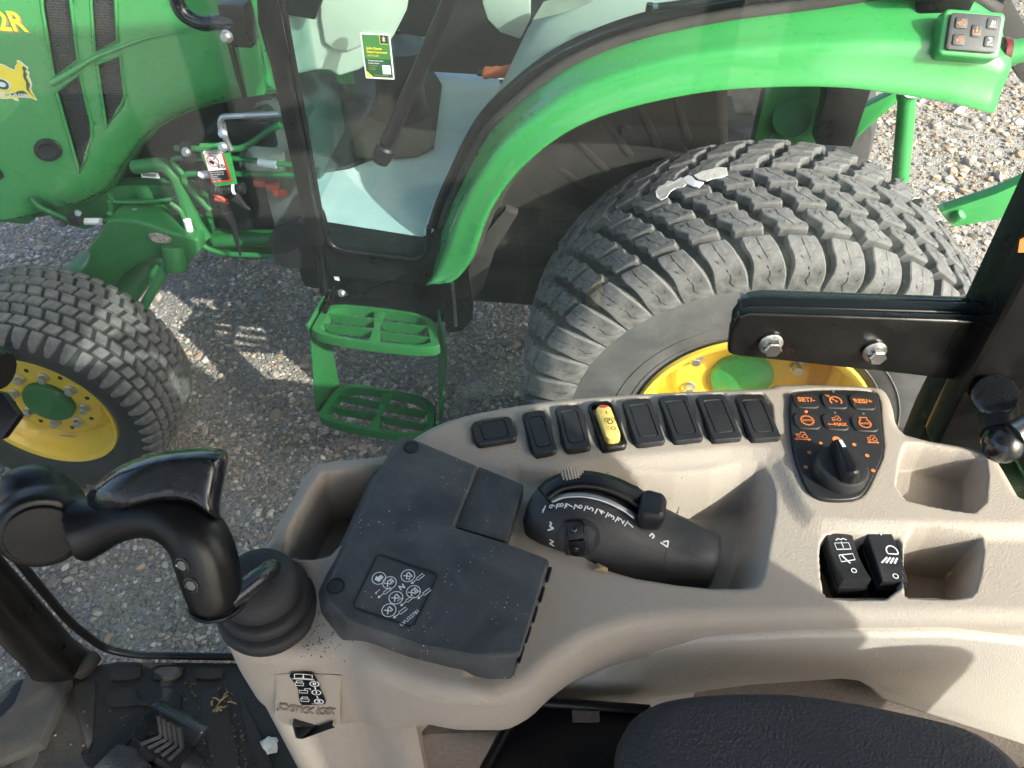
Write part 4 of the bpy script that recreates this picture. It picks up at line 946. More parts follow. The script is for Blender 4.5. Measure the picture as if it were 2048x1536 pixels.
for i, s in enumerate(('Start only from', 'seat in park or', 'neutral.', 'Starting in', 'gear kills.')): a_text(bm, s, .0066, fr3.mat() @ Matrix.Translation((-.022, .010-.0062*i, .0004*k)), 0, 'LEFT')
deco('label_print', bm, 'white_ink', S2)
slab('barcode_tag', [LY(u, v, .26) for u, v in [(280, 344), (316, 346), (320, 357), (284, 355)]], (0, .001, 0), 'white_label', T, 0)
bm = bmesh.new(); fr = Fr(LY(299, 350, .2585), LY(316, 352, .26)-LY(282, 349, .26), (0, 0, 1)); k = -1 if fr.n.y > 0 else 1; x = -.018
while x < .018:
    wd = random.uniform(.0008, .002); a_strip(bm, fr, [(x, -.005), (x, .004)], wd, .0005*k); x += wd+random.uniform(.0008, .0016)
deco('barcode', bm, 'black_ink', T)
# wiring harness and dangling connectors
bm = bmesh.new(); P = smooth_path([LY(u, v, .22) for u, v in ((392, 360), (420, 377), (450, 380), (485, 376))], 30); a_tube(bm, P, .013, 10, rfun=lambda t: .0125+.0018*math.sin(t*240)); from_bm('corrugated_hose', bm, 'hose', T, 60)
cylo('hose_end', LY(478, 377, .218), LY(488, 376, .218), .016, 'hose', T, bevel=.004); cylo('cable_tie', LY(468, 378, .218), LY(472, 378, .218), .0165, 'white_label', T)
line('red_cable', [(425, 385), (445, 398), (458, 408)], .22, .006, 'wire_red'); line('red_cable', [(430, 398), (450, 402), (456, 400)], .22, .005, 'wire_red')
for pts in ([(468, 392), (478, 402), (488, 412), (500, 420)], [(452, 420), (458, 435), (466, 450), (473, 480), (481, 510)]):
    q = [LY(u, v, .20) for u, v in pts]
    bm = bmesh.new(); a_tube(bm, q, .01, 8, rfun=lambda t: .013*(1-t)+.0035); from_bm('cable_connector', bm, 'hose', T, 40)
line('wire_loom', [(225, 425), (280, 440), (320, 440), (360, 425), (440, 415)], .28, .008, 'hose')
slab('small_clip', [LY(u, v, .25) for u, v in [(263, 418), (273, 418), (276, 440), (268, 444)]], (0, .004, 0), 'zinc', T, .001)
# exhaust-side hand rail and mirror bracket on the cab front
tube('hand_rail', [LY(350, -60, .06), LY(352, 0, .06), (LY(365, 28, .06)), LY(400, 48, .06), LY(440, 45, .06), LY(470, 40, .07)], .0155, 'black_gloss', T, 14, corner=.05)
boxo('rail_bracket', LY(478, 45, .08), (.055, .05, .085), 'black_paint', T, .004); hexbolt('bracket_bolt', LY(455, 72, .05), (-.2, -1, .1), .010, .014, 'zinc', T); boxo('bracket_plate', LY(460, 60, .062), (.02, .006, .07), 'zinc', T, .004)
slab('cowl_panel', [LY(u, v, .24) for u, v in [(462, -60), (470, 60), (482, 130), (495, 195), (528, 190), (512, 60), (505, -60)]], (0, .02, 0), 'green', T, .004)
slab('cowl_seam', [LY(u, v, .262) for u, v in [(440, -60), (448, 60), (470, 150), (486, 200), (492, 200), (478, 150), (456, 60), (450, -60)]], (0, .01, 0), 'black_clean', T, 0)

# ---- rear hitch
line('lift_cylinder', [(1816, 172), (1809, 260), (1800, 360)], .42, .022, 'green', n=16)
cylo('cylinder_gland', LY(1816, 170, .42), LY(1815, 195, .42), .026, 'green', T, n=18, bevel=.003)
tube('pin_ring', [LY(1828, 178, .40)+Vector((math.cos(a)*.03, -.01, math.sin(a)*.016)) for a in [R(x) for x in range(180, 365, 20)]], .003, 'zinc', T, 6)
slab('lift_arm', [LY(u, v, .50) for u, v in [(1700, 255), (1730, 215), (1780, 190), (1812, 160), (1830, 165), (1800, 200), (1760, 235), (1715, 275), (1700, 300), (1690, 285)]], (0, .03, 0), 'green', T, .004)
slab('rear_post', [LY(u, v, .36) for u, v in [(1660, 150), (1750, 160), (1705, 295), (1630, 290)]], (0, .06, 0), 'black_paint', T, .006)
slab('axle_bracket', [LY(u, v, .46) for u, v in [(1530, 180), (1680, 160), (1650, 290), (1500, 320)]], (0, .06, 0), 'green_dirty', T, .006)
cylo('bracket_boss', LY(1585, 235, .44), LY(1585, 235, .46), .05, 'green_dirty', T, bevel=.004)
slab('lower_link', [LY(u, v, .24) for u, v in [(1880, 425), (1992, 388), (2100, 340), (2110, 390), (1995, 440), (1905, 455)]], (0, .035, 0), 'green', T, .004)
cylo('link_pin', LY(1905, 440, .235), LY(1925, 428, .225), .013, 'green', T, bevel=.003)
cylo('top_link', LY(1990, 112, .62), LY(2120, 85, .62), .030, 'green', T, n=18); cylo('top_link_collar', LY(2010, 108, .62), LY(2030, 104, .62), .033, 'green', T, n=18)
slab('drawbar', [LY(u, v, .75) for u, v in [(1945, -60), (1990, -60), (2090, 120), (2090, 190), (2040, 160), (1970, 40)]], (0, .06, 0), 'liner', T, .006)
boxo('gearbox', (.05, .62, .62), (.5, .55, .42), 'dark_part', T, .04)
boxo('rear_axle_tube', (.0, .42, .56), (.2, .34, .2), 'green_dirty', T, .03)
boxo('transmission', (-.75, .62, .52), (1.2, .40, .34), 'dark_part', T, .04)
W2 = [('rear_tyre', .56, .22), ]
bm = bmesh.new(); a_lathe(bm, [(.28, -.17), (.40, -.22), (.52, -.19), (.56, -.08), (.56, .08), (.52, .19), (.40, .22), (.28, .17)], (0, 1.24, .56), (0, 1, 0), 48); from_bm('far_rear_wheel', bm, 'rubber', T, 40)
bm = bmesh.new(); a_lathe(bm, [(.2, -.12), (.27, -.15), (.32, -.13), (.338, -.05), (.338, .05), (.32, .13), (.27, .15), (.2, .12)], (-1.92, 1.31, .338), (0, 1, 0), 48); from_bm('far_front_wheel', bm, 'rubber', T, 40)

# ================================================================ OWN CAB (where the picture is taken)
FZ = .90
CAB = empty('tractor_cab', (0, -.07, FZ)); tag(CAB, 'black framed tractor cab with rubber floor and dusty side window, around the beige console', 'cab')
CAB.location = (0, 0, 0)
GY = .505
def cab_box(n, c, s, m, bevel=.004, rot=None): return boxo(n, c, s, m, CAB, bevel, rot)
# floor
fl = [Vector(p) for p in ((-.86, -.62, FZ-.03), (.62, -.62, FZ-.03), (.62, .50, FZ-.03), (-.56, .50, FZ-.03), (-.70, .47, FZ-.03), (-.86, .25, FZ-.03))]
slab('cab_floor', fl, (0, 0, .03), 'mat_floor', CAB, .004)
MAT = None
for poly, h in (([(226, 1337), (284, 1334), (286, 1342), (280, 1362), (224, 1364), (222, 1356)], .006), ([(312, 1337), (369, 1336), (370, 1344), (362, 1362), (309, 1363), (308, 1357)], .006), ([(396, 1337), (449, 1338), (449, 1348), (445, 1360), (394, 1361), (392, 1354)], .006),
                ([(220, 1376), (276, 1376), (277, 1400), (300, 1405), (306, 1376), (364, 1378), (363, 1432), (310, 1436), (300, 1410), (210, 1420)], .004), ([(394, 1376), (448, 1377), (490, 1560), (430, 1560)], .004), ([(475, 1385), (500, 1420), (560, 1560), (520, 1560)], .004),
                ([(140, 1370), (190, 1362), (194, 1372), (188, 1480), (178, 1510), (176, 1500)], .005), ([(60, 1440), (110, 1420), (60, 1560), (10, 1560)], .003)):
    slab('mat_pad', [PZ(u, v, FZ-.001) for u, v in chaikin([(u, v, 0) for u, v in poly], 1) for u, v in [(u, v)]] if False else [PZ(p.x, p.y, FZ-.001) for p in chaikin([(u, v, 0) for u, v in poly], 1)], (0, 0, h), 'mat_floor', CAB, .0015)
# raised kick lip around the front pillar foot (worn, dusty)
kl = [(75, 1330), (95, 1345), (130, 1352), (165, 1340), (195, 1310), (208, 1318), (185, 1350), (150, 1372), (115, 1450), (95, 1500), (0, 1540), (-40, 1540), (-40, 1500), (40, 1420)]
slab('floor_kick_lip', [PZ(u, v, FZ) for u, v in kl], (0, 0, .022), 'mat_floor', CAB, .006)
# dark pedal slot
slab('pedal_slot', [PZ(p.x, p.y, FZ+.0008) for p in chaikin([(280, 1425, 0), (298, 1430, 0), (290, 1450, 0), (205, 1540, 0), (180, 1545, 0), (250, 1450, 0)], 2)], (0, 0, .0015), 'black_ink', CAB, 0)
# pedal
pa, pb, pc, pdd = PZ(300, 1408, 1.015), PZ(405, 1466, 1.015), PZ(352, 1545, .955), PZ(256, 1480, .965)
bm = bmesh.new(); a_prism(bm, [pa, pb, pc, pdd], (pb-pa).cross(pdd-pa).normalized()*.018); PED = from_bm('brake_pedal', bm, 'black_gloss', CAB, 30, .005, 3)
fr = Fr((pa+pb+pc+pdd)/4, pb-pa, pa-pdd); kz = 1 if fr.n.z > 0 else -1
for i in range(5):
    off = -.006+.008*i
    bm = bmesh.new(); w_ = .0022
    pts = [(off-.006, .026), (off+.004, .002), (off-.022+.003*i, -.022)]
    for a, b in zip(pts, pts[1:]):
        d = Vector((b[0]-a[0], b[1]-a[1])).normalized(); q = Vector((-d.y, d.x))*w_
        a_prism(bm, [fr.p(a[0]+q.x, a[1]+q.y, .0), fr.p(b[0]+q.x, b[1]+q.y, 0), fr.p(b[0]-q.x, b[1]-q.y, 0), fr.p(a[0]-q.x, a[1]-q.y, 0)], fr.n*.0035*kz)
    from_bm('pedal_tread', bm, 'rubber', PED, 0)
tube('pedal_arm', [(pa+pb+pc+pdd)/4-Vector((0, 0, .02)), PZ(300, 1500, .93), PZ(280, 1560, .86)], .014, 'black_plastic', CAB, 10)
cylo('pedal_pivot', PZ(325, 1500, .95), PZ(400, 1540, .93), .016, 'black_plastic', CAB)
slab('floor_tunnel', [PZ(u, v, FZ+.003) for u, v in [(190, 1560), (250, 1500), (290, 1510), (330, 1560)]], (0, 0, .03), 'leather_black', CAB, .008)
# front pillar: round-edged post leaning with the window
fa = PZ(75, 1335, FZ); fb = PZ(190, 1335, FZ)
b0 = PZ(132, 1338, FZ); 
def post(name, base, top, wx, wy, m): 
    bm = bmesh.new(); n = 20
    rings = []
    for t in (0, .03, .5, 1):
        c = Vector(base).lerp(Vector(top), t); k = 1.18 if t == 0 else 1
        rings.append([c+Vector((math.copysign(abs(math.cos(a))**.6, math.cos(a))*wx*k, math.copysign(abs(math.sin(a))**.6, math.sin(a))*wy*k, 0)) for a in [2*math.pi*i/n for i in range(n)]])
    a_ringloft(bm, rings); return from_bm(name, bm, m, CAB, 60)
post('front_pillar', (-.632, .488, FZ), (-.655, .488, 2.36), .031, .027, 'black_paint')
tube('window_seal', [Vector((-.600, GY, 2.3)), Vector((-.590, GY, 1.0)), Vector((-.570, GY, .925)), Vector((-.53, GY, .908)), Vector((-.30, GY, .906)), Vector((.32, GY, .92))], .0055, 'black_clean', CAB, 8, corner=.05)
# side window
gp = [Vector((-.60, GY, .915)), Vector((.46, GY, .93)), Vector((.46, GY, 1.4)), Vector((.40, GY, 2.30)), Vector((-.62, GY, 2.30))]
slab('side_window', gp, (0, .005, 0), 'glass_own', CAB, 0)
# windshield towards the hood
slab('front_window', [Vector(p) for p in ((-.665, .46, .93), (-.86, .20, .93), (-.86, -.60, .93), (-.86, -.60, 2.3), (-.86, .20, 2.3), (-.68, .46, 2.3))], (-.005, .003, 0), 'glass_own', CAB, 0)
# rear side post with hinge plate
rp = [(1805, 862), (1822, 800), (1870, 690), (1935, 560), (2000, 420), (2070, 260), (2300, 260), (2300, 900), (1990, 880)]
def PYs(u, v, y): return PY(u, v, y)
bm = bmesh.new(); a_prism(bm, [Vector((p.x, .492, p.z)) for p in [PY(u, v, .527) for u, v in [(1803, 858), (1830, 790), (1880, 690), (1950, 540), (2060, 300)]]]+[Vector((.372, .492, 2.33)), Vector((.60, .492, 2.33)), Vector((.60, .492, 1.2)), Vector((.392, .492, 1.2))], (0, .035, 0)); from_bm('rear_post', bm, 'black_paint', CAB, 35, .006, 3)
# pressed inner channel of the post
bm = bmesh.new(); a_prism(bm, [PY(u, v, .488) for u, v in [(1845, 850), (1875, 785), (1935, 665), (2010, 515), (2120, 300)]]+[Vector((.41, .488, 2.2)), Vector((.58, .488, 2.2)), Vector((.58, .488, 1.28)), PY(2000, 872, .488), PY(1860, 862, .488)], (0, -.028, 0)); from_bm('post_channel', bm, 'black_paint', CAB, 35, .012, 3)
# hinge plates clamped on the glass
for nm, y, pts, th, m in (('hinge_plate', .478, [(1457, 708), (1462, 660), (1478, 632), (1500, 626), (1975, 643), (1975, 768), (1480, 714)], .009, 'black_paint'), ('hinge_gasket', .489, [(1463, 690), (1470, 640), (1485, 618), (1510, 612), (1975, 625), (1975, 740), (1485, 700)], .014, 'black_clean'), ('hinge_back_plate', .512, [(1470, 670), (1478, 612), (1500, 596), (1525, 592), (1975, 607), (1975, 728), (1490, 690)], .010, 'black_gloss')):
    slab(nm, [PY(u, v, y) for u, v in pts], (0, th, 0), m, CAB, .003, 3)
for u, v in ((1541, 686), (1748, 702)): 
    o = hexbolt('hinge_bolt', PY(u, v, .477), (0, -1, .05), .0074, .0105, 'steel', CAB)
    p = PY(u, v, .4655); fr = Fr(p, (1, 0, 0), (0, 0, 1)); bm = bmesh.new(); a_text(bm, '8.8', .0052, fr.mat() @ Matrix.Translation((0, .0025, .0004))); a_text(bm, 'BNK', .0042, fr.mat() @ Matrix.Translation((0, -.003, .0004))); deco('bolt_marking', bm, 'engine_grey', CAB)
# ball stud and gas strut
cylo('stud_boss', PY(1990, 800, .46), PY(1990, 790, .44), .017, 'black_gloss', CAB, bevel=.004)
cylo('stud_sleeve', PY(1996, 800, .452), PY(2000, 872, .415), .0145, 'black_plastic', CAB, bevel=.002)
bm = bmesh.new(); bmesh.ops.create_uvsphere(bm, u_segments=20, v_segments=12, radius=.0155); bmesh.ops.translate(bm, verts=bm.verts, vec=PY(2005, 888, .405)); from_bm('ball_joint', bm, 'black_gloss', CAB, 180)
tube('gas_strut', [PY(2010, 884, .405), PY(2060, 855, .41), PY(2300, 720, .44)], .008, 'black_gloss', CAB, 12, smooth=False)
bm = bmesh.new(); a_tube(bm, [PY(2030, 868, .405), PY(2300, 716, .438)], .010, 12); from_bm('strut_rod', bm, 'steel', CAB, 60)
# orange sticker on the post
slab('post_sticker', [PY(u, v, .457) for u, v in [(2040, 480), (2058, 470), (2058, 505), (2036, 505)]], (0, .001, 0), 'orange_ink', CAB, 0)
# rest of the cab: roof, other posts, rear wall, other windows, added sun blockers
cab_box('cab_roof', (-.03, -.07, 2.42), (1.92, 1.36, .14), 'green', .05)  # rear overhang lengthened to shade the console
cab_box('roof_sun_block', (.52, -.07, 2.195), (.40, 1.0, .27), 'headliner', .03)  # unseen box added under the roof to keep sun off the console
cab_box('own_transmission', (.0, -.07, .58), (2.4, .44, .36), 'dark_part', .04)
cab_box('own_side_sun_block', (.62, .50, 1.05), (.62, .03, .40), 'black_plastic', .004)  # unseen panel added to block sun patches on the ground
cab_box('own_fuel_tank', (-.37, .32, .64), (.80, .28, .44), 'black_plastic', .04)  # unseen tank, enlarged to block sun reaching the ground beside the front wheel
cab_box('own_battery_box', (-.35, -.44, .66), (.55, .26, .30), 'black_plastic', .04)
cab_box('roof_lining', (-.12, -.07, 2.335), (1.5, 1.12, .025), 'headliner', .01)
for x, y in ((-.66, -.63), (.42, -.64)): cab_box('cab_post', (x, y, 1.62), (.07, .05, 1.44), 'black_paint', .012)
for x, y in ((.66, .44), (.66, -.58)): cab_box('rear_corner_post', (x, y, 1.72), (.06, .08, 1.2), 'black_paint', .012)
cab_box('rear_wall', (.66, -.07, 1.10), (.05, 1.04, .40), 'black_plastic', .01)
slab('rear_window', [Vector(p) for p in ((.66, .40, 1.3), (.66, -.54, 1.3), (.66, -.54, 2.3), (.66, .40, 2.3))], (.005, 0, 0), 'glass_own', CAB, 0)
slab('left_window', [Vector(p) for p in ((-.60, -.64, .95), (.40, -.64, .95), (.40, -.64, 2.3), (-.60, -.64, 2.3))], (0, -.005, 0), 'glass_own', CAB, 0)
# own rear fenders and wheels, hood, steering wheel: outside the frame but part of the tractor
for s, yc in ((1, .555), (-1, -.695)):
    bm = bmesh.new()
    rings = []
    for a in range(20, 165, 12):
        c, sn = math.cos(R(a)), math.sin(R(a)); rings.append([Vector((.5+c*r, yc+s*y, .56+sn*r)) for y, r in ((-.10, .74), (.03, .72), (.10, .68), (.13, .64))])
    a_ringloft(bm, rings, False, False, False); o = from_bm('own_fender', bm, 'green', CAB, 60); md = o.modifiers.new('s', 'SOLIDIFY'); md.thickness = .004
    bm = bmesh.new(); a_lathe(bm, [(.28, -.17), (.40, -.22), (.52, -.19), (.57, -.08), (.57, .08), (.52, .19), (.40, .22), (.28, .17)], (.5, yc+s*.06, .57), (0, 1, 0), 48); from_bm('own_rear_wheel', bm, 'rubber', CAB, 40)
bm = bmesh.new(); a_box(bm, (-1.55, -.07, 1.04), (1.3, .66, .62)); from_bm('own_hood', bm, 'green', CAB, 40, .06, 3)
for i in range(5): boxo('own_hood_vent', (-.96-.05*i, .262, 1.06), (.03, .012, .20), 'grille_mesh', CAB, .004)
for yy in (.50, -.64):
    bm = bmesh.new(); a_lathe(bm, [(.2, -.12), (.27, -.15), (.32, -.13), (.338, -.05), (.338, .05), (.32, .13), (.27, .15), (.2, .12)], (-1.40, yy, .338), (0, 1, 0), 48); from_bm('own_front_wheel', bm, 'rubber', CAB, 40)
bm = bmesh.new(); a_box(bm, (-.72, -.07, 1.15), (.18, .34, .50)); from_bm('dash_column', bm, 'black_plastic', CAB, 40, .04, 3)

# ================================================================ CONSOLE
Z0 = 1.50
CON = empty('control_console', (.1, .35, FZ)); tag(CON, 'beige moulded control console with switches and storage pockets along the side window', 'console'); CON.location = (0, 0, 0)
def z0poly(pts, z=Z0, ck=1): return [(p.x, p.y) for p in (PZ(q.x, q.y, z) for q in (chaikin([(u, v, 0) for u, v in pts], ck) if ck else [Vector((u, v, 0)) for u, v in pts]))]
OUT = [(436, 1225), (452, 1170), (485, 1115), (522, 1080), (570, 1008), (612, 930), (640, 913), (780, 902), (806, 886), (830, 862), (880, 836), (945, 817), (1060, 797), (1200, 782), (1400, 772), (1530, 768), (1562, 758), (1750, 763), (1776, 772), (1792, 800), (1800, 845), (1822, 866), (1985, 892), (2005, 915), (2060, 1010), (2240, 1010), (2240, 1232), (1900, 1228), (1500, 1228), (1300, 1236), (1190, 1266), (1110, 1318), (1055, 1374), (970, 1398), (860, 1392), (740, 1355), (690, 1338), (640, 1332), (560, 1335), (490, 1322), (448, 1285)]
def sdf(px, py, poly):
    """signed distance (positive inside), numpy"""
    P = np.array(poly); Q = np.roll(P, -1, 0); d = np.full(px.shape, 1e9); ins = np.zeros(px.shape, bool)
    for (ax, ay), (bx, by) in zip(P, Q):
        ex, ey = bx-ax, by-ay; wx, wy = px-ax, py-ay; t = np.clip((wx*ex+wy*ey)/(ex*ex+ey*ey+1e-18), 0, 1)
        d = np.minimum(d, (wx-ex*t)**2+(wy-ey*t)**2)
        c = ((ay > py) != (by > py))
        with np.errstate(divide='ignore', invalid='ignore'): c &= px < (bx-ax)*(py-ay)/(by-ay+1e-18)+ax
        ins ^= c
    d = np.sqrt(d); return np.where(ins, d, -d)
def sstep(x): x = np.clip(x, 0, 1); return x*x*(3-2*x)
def nosez(u, v): return Z0-.037 if (u <= 700 and v >= 1110) else (Z0-.012 if u <= 745 and v > 1300 else Z0)
def nose_poly(L_): return [(p.x, p.y) for p in chaikin([(*PZ(u, v, nosez(u, v)).xy, 0) for u, v in L_], 1)]
out2 = nose_poly(OUT)
BL = []   # blank switch plates: (centre, w, h, angle) in pixels
blanks = [((945, 845), (1025, 833), (1032, 880), (950, 894)), ((1050, 826), (1098, 820), (1107, 905), (1060, 914)), ((1116, 814), (1168, 810), (1174, 898), (1124, 905)), ((1254, 802), (1314, 797), (1318, 886), (1260, 893)), ((1328, 795), (1388, 790), (1393, 880), (1334, 886)), ((1404, 793), (1464, 789), (1470, 878), (1410, 884)), ((1482, 792), (1541, 790), (1548, 877), (1488, 882))]
yel = ((1187, 808), (1236, 802), (1242, 895), (1192, 903))
def grow(q, k):
    c = Vector((sum(p[0] for p in q)/4, sum(p[1] for p in q)/4)); return [tuple(c+(Vector(p)-c)*(1+k/(Vector(p)-c).length)) for p in q]
KEY = [(1577, 792), (1590, 778), (1740, 774), (1762, 790), (1766, 850), (1772, 905), (1752, 950), (1735, 985), (1715, 1002), (1660, 1004), (1628, 996), (1610, 975), (1592, 930), (1580, 880)]
RECS = [   # polygon (pixels on the top face), depth, wall width
    ([(562, 1082), (572, 1104), (690, 1110), (800, 925), (655, 943), (636, 950)], .075, .006),
    ([(1130, 960), (1230, 930), (1390, 930), (1515, 905), (1545, 925), (1566, 985), (1548, 1090), (1532, 1165), (1500, 1174), (1400, 1172), (1230, 1145), (1150, 1100)], .040, .022),
    ([(1788, 995), (1800, 900), (1815, 880), (1955, 903), (1980, 925), (1972, 1030), (1880, 1018)], .030, .006),
    ([(1812, 1180), (1815, 1060), (1835, 1042), (1955, 1058), (1980, 1068), (1968, 1165), (1945, 1190), (1830, 1188)], .062, .008),
    ([(1642, 1075), (1660, 1056), (1725, 1060), (1800, 1062), (1812, 1080), (1815, 1190), (1664, 1190), (1648, 1170)], .036, .0035),
    (KEY, .005, .003)]+[(grow(b, 7), .0032, .0025) for b in blanks]+[(grow(yel, 7), .0032, .0025)]
def base_h(X, Y):
    """large-scale shape of the top"""
    h = np.zeros_like(X)
    nose = z0poly([(300, 1400), (300, 1050), (470, 1050), (560, 1105), (640, 1120), (650, 1250), (700, 1330), (700, 1500), (300, 1500)], Z0, 2)
    h -= .024*sstep((sdf(X, Y, nose)+.02)/.04)
    deck = z0poly([(1010, 930), (1080, 950), (1180, 925), (1330, 915), (1545, 892), (1580, 960), (1600, 1010), (1640, 1050), (1830, 1050), (2400, 1060), (2400, 1500), (900, 1500), (1000, 1100)], Z0, 2)
    h -= .007*sstep((sdf(X, Y, deck)+.006)/.016)
    return h
def build_console_top():
    xs = [p[0] for p in out2]; ys = [p[1] for p in out2]; st = .00135
    gx = np.arange(min(xs)-st*2, .415, st); gy = np.arange(min(ys)-st*2, max(ys)+st*2, st); X, Y = np.meshgrid(gx, gy, indexing='ij')
    d = sdf(X, Y, out2)
    # snap outside vertices onto the outline
    e = 2e-4; gxx = (sdf(X+e, Y, out2)-d)/e; gyy = (sdf(X, Y+e, out2)-d)/e
    band_ = (d < 0) & (d > -2.2*st); Xs = np.where(band_, X-d*gxx, X); Ys = np.where(band_, Y-d*gyy, Y); ds = np.where(band_, 0, d)
    h = base_h(Xs, Ys)
    for poly, dep, wd in RECS:
        pp = z0poly(poly, Z0, 1); dd = sdf(Xs, Ys, pp); h -= dep*sstep(dd/wd)
    r = .011; dc = np.clip(ds, 0, r); h -= r-np.sqrt(np.maximum(r*r-(r-dc)**2, 0))
    Z = Z0+h; keepv = d > -2.2*st
    idx = np.arange(X.size).reshape(X.shape)
    q = np.stack([idx[:-1, :-1], idx[1:, :-1], idx[1:, 1:], idx[:-1, 1:]], -1).reshape(-1, 4)
    kv = keepv.ravel(); inn = (d > 0).ravel(); ok = kv[q].all(1) & inn[q].any(1); q = q[ok]
    used = np.unique(q); remap = -np.ones(X.size, int); remap[used] = np.arange(len(used)); q = remap[q]
    V = np.stack([Xs.ravel()[used], Ys.ravel()[used], Z.ravel()[used]], 1)
    me = bpy.data.meshes.new('console_top'); me.vertices.add(len(V)); me.vertices.foreach_set('co', V.ravel().astype(np.float32)); me.loops.add(q.size); me.loops.foreach_set('vertex_index', q.ravel().astype(np.int32)); me.polygons.add(len(q)); me.polygons.foreach_set('loop_start', np.arange(0, q.size, 4, dtype=np.int32)); me.update(calc_edges=True); me.validate(); me.shade_smooth()
    o = obj('console_top', me, 'beige', CON)
    # skirt below the rim
    P = chaikin([(x, y, 0) for x, y in out2], 1); n = len(P); c = Vector((.1, .34, 0))
    px = np.array([p.x for p in P]); py = np.array([p.y for p in P]); hb_ = base_h(px, py)
    rings = []
    for dz, ins in ((-.0105, .0006), (-.030, -.001), (-.050, 0), (-.062, .004), (-.068, .014)):
        ring = []; kx = 1+1.0*(1-sstep((px+.10)/.05))*sstep((-(py-.30))/.03)
        for i, p in enumerate(P):
            t = (P[(i+1) % n]-P[i-1]); nn = Vector((-t.y, t.x, 0)).normalized()
            if sdf(np.array([p.x+nn.x*.002]), np.array([p.y+nn.y*.002]), out2)[0] < 0: nn = -nn
            ring.append(Vector((p.x, p.y, Z0+hb_[i]+(dz if dz > -.02 else dz*kx[i])))+nn*ins)
        rings.append(ring)
    bm = bmesh.new(); a_ringloft(bm, rings, False, False); from_bm('console_rim', bm, 'beige', CON, 60)
    return o
TOP = build_console_top()
# lower body under the rim
LB = [(446, 1235), (462, 1160), (535, 1085), (640, 935), (800, 915), (880, 850), (1060, 815), (1540, 785), (1780, 790), (1830, 890), (2200, 930), (2240, 1185), (1300, 1195), (1120, 1228), (1000, 1262), (900, 1275), (815, 1290), (808, 1365), (740, 1346), (690, 1330), (640, 1324), (560, 1327), (495, 1314), (455, 1280)]
lb = nose_poly([(u, v-(5 if v > 1250 else 0)) for u, v in LB]); bm = bmesh.new(); rings = []
for z, k in ((1.440, 0.), (1.42, .002), (1.30, .004), (1.15, .012), (FZ+.01, .03)):
    rings.append([Vector((x, y, z)) for x, y in lb])
a_ringloft(bm, rings, True, True); from_bm('console_body', bm, 'beige', CON, 60)
# padded leather-grain side panel
def PW(u, v, y=.243): return PY(u, v, y)
lp = [(1060, 1415), (1140, 1372), (1200, 1345), (1283, 1306), (1407, 1281), (1614, 1272), (1904, 1272), (2048, 1288), (2200, 1300), (2260, 1560), (1760, 1400), (1740, 1380), (1715, 1364), (1680, 1360), (1500, 1372), (1300, 1400), (1100, 1440)]
bm = bmesh.new(); P = [PY(u, v, .2555) for u, v in lp]; a_prism(bm, P, (0, .03, 0)); from_bm('side_panel', bm, 'leather_beige', CON, 40, .004, 3)
bm = bmesh.new(); a_prism(bm, [PY(u, v, .272) for u, v in [(980, 1400), (1260, 1365), (1700, 1350), (2260, 1500), (2260, 1560), (1000, 1560)]], (0, .02, 0)); from_bm('carpet_panel', bm, 'carpet', CON, 30)
cp = [(815, 1560), (817, 1490), (830, 1472), (870, 1468), (1000, 1463), (1080, 1450), (1200, 1440), (1150, 1560)]
bm = bmesh.new(); a_prism(bm, [PY(u, v, .228) for u, v in cp], (0, .01, 0)); from_bm('carpet_panel', bm, 'carpet', CON, 30)

# ---- joystick-lock shelf with decal and embossed lettering, following the console wall
RIM = [o for o in CON.children if o.name.startswith('console_rim')][0]; rim_v = bvh_of(RIM)
def onw(u, v, off=0):
    d = ray(u, v).normalized(); h = rim_v.ray_cast(cC, d)
    if h[0] is None: p = PY(u, v, .225); return p, Vector((0, -1, 0))
    n = h[1] if h[1].dot(d) < 0 else -h[1]; return h[0]+n*off, n
us = [549, 556, 566, 582, 605, 635, 662, 684]; vt = [1348, 1348, 1347, 1346, 1346, 1347, 1348, 1350]; vb = [1416, 1422, 1429, 1435, 1439, 1440, 1437, 1430]
vs = []; fs = []; K = 9
for u, a, b in zip(us, vt, vb):
    for k in range(K): t = min(1, k/(K-2)); p, n = onw(u+(8*t if u < 540 else 0), a+(b-a)*t, (.0005+.0050*min(1, t*1.6))*(.1 if u == 549 else 1) if k < K-1 else -.0015); vs.append(p)
for i in range(len(us)-1):
    for k in range(K-1): fs.append((i*K+k, i*K+k+1, (i+1)*K+k+1, (i+1)*K+k))
o_ = len(vs)
for k in range(K): t = min(1, k/(K-2)); vs.append(onw(685, 1350+80*t, -.004)[0])
for k in range(K-1): fs.append(((len(us)-1)*K+k, (len(us)-1)*K+k+1, o_+k+1, o_+k))
SHF = from_vf('lock_shelf', vs, fs, 'beige', CON, 50)
rim_v2 = bvh_of(SHF)
def ons(u, v, off=0):
    d = ray(u, v).normalized(); h = rim_v2.ray_cast(cC, d)
    if h[0] is None: return onw(u, v, off+.007)
    n = h[1] if h[1].dot(d) < 0 else -h[1]; return h[0]+n*off, n
slab('lock_lever', [onw(u, v, .004)[0] for u, v in [(583, 1452), (660, 1440), (664, 1456), (606, 1480), (590, 1478)]], (0, .02, -.004), 'black_plastic', CON, .002)
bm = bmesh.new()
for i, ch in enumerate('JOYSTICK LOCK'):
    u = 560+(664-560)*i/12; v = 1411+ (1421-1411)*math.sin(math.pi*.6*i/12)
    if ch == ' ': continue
    p, n = ons(u, v, .0004); xd = PY(u+8, v+1, .22)-PY(u, v, .22); xd = xd-n*xd.dot(n); a_text(bm, ch, .0088, Fr(p, xd, n.cross(xd)).mat() @ Matrix.Diagonal((1, 1.9, 1, 1)))
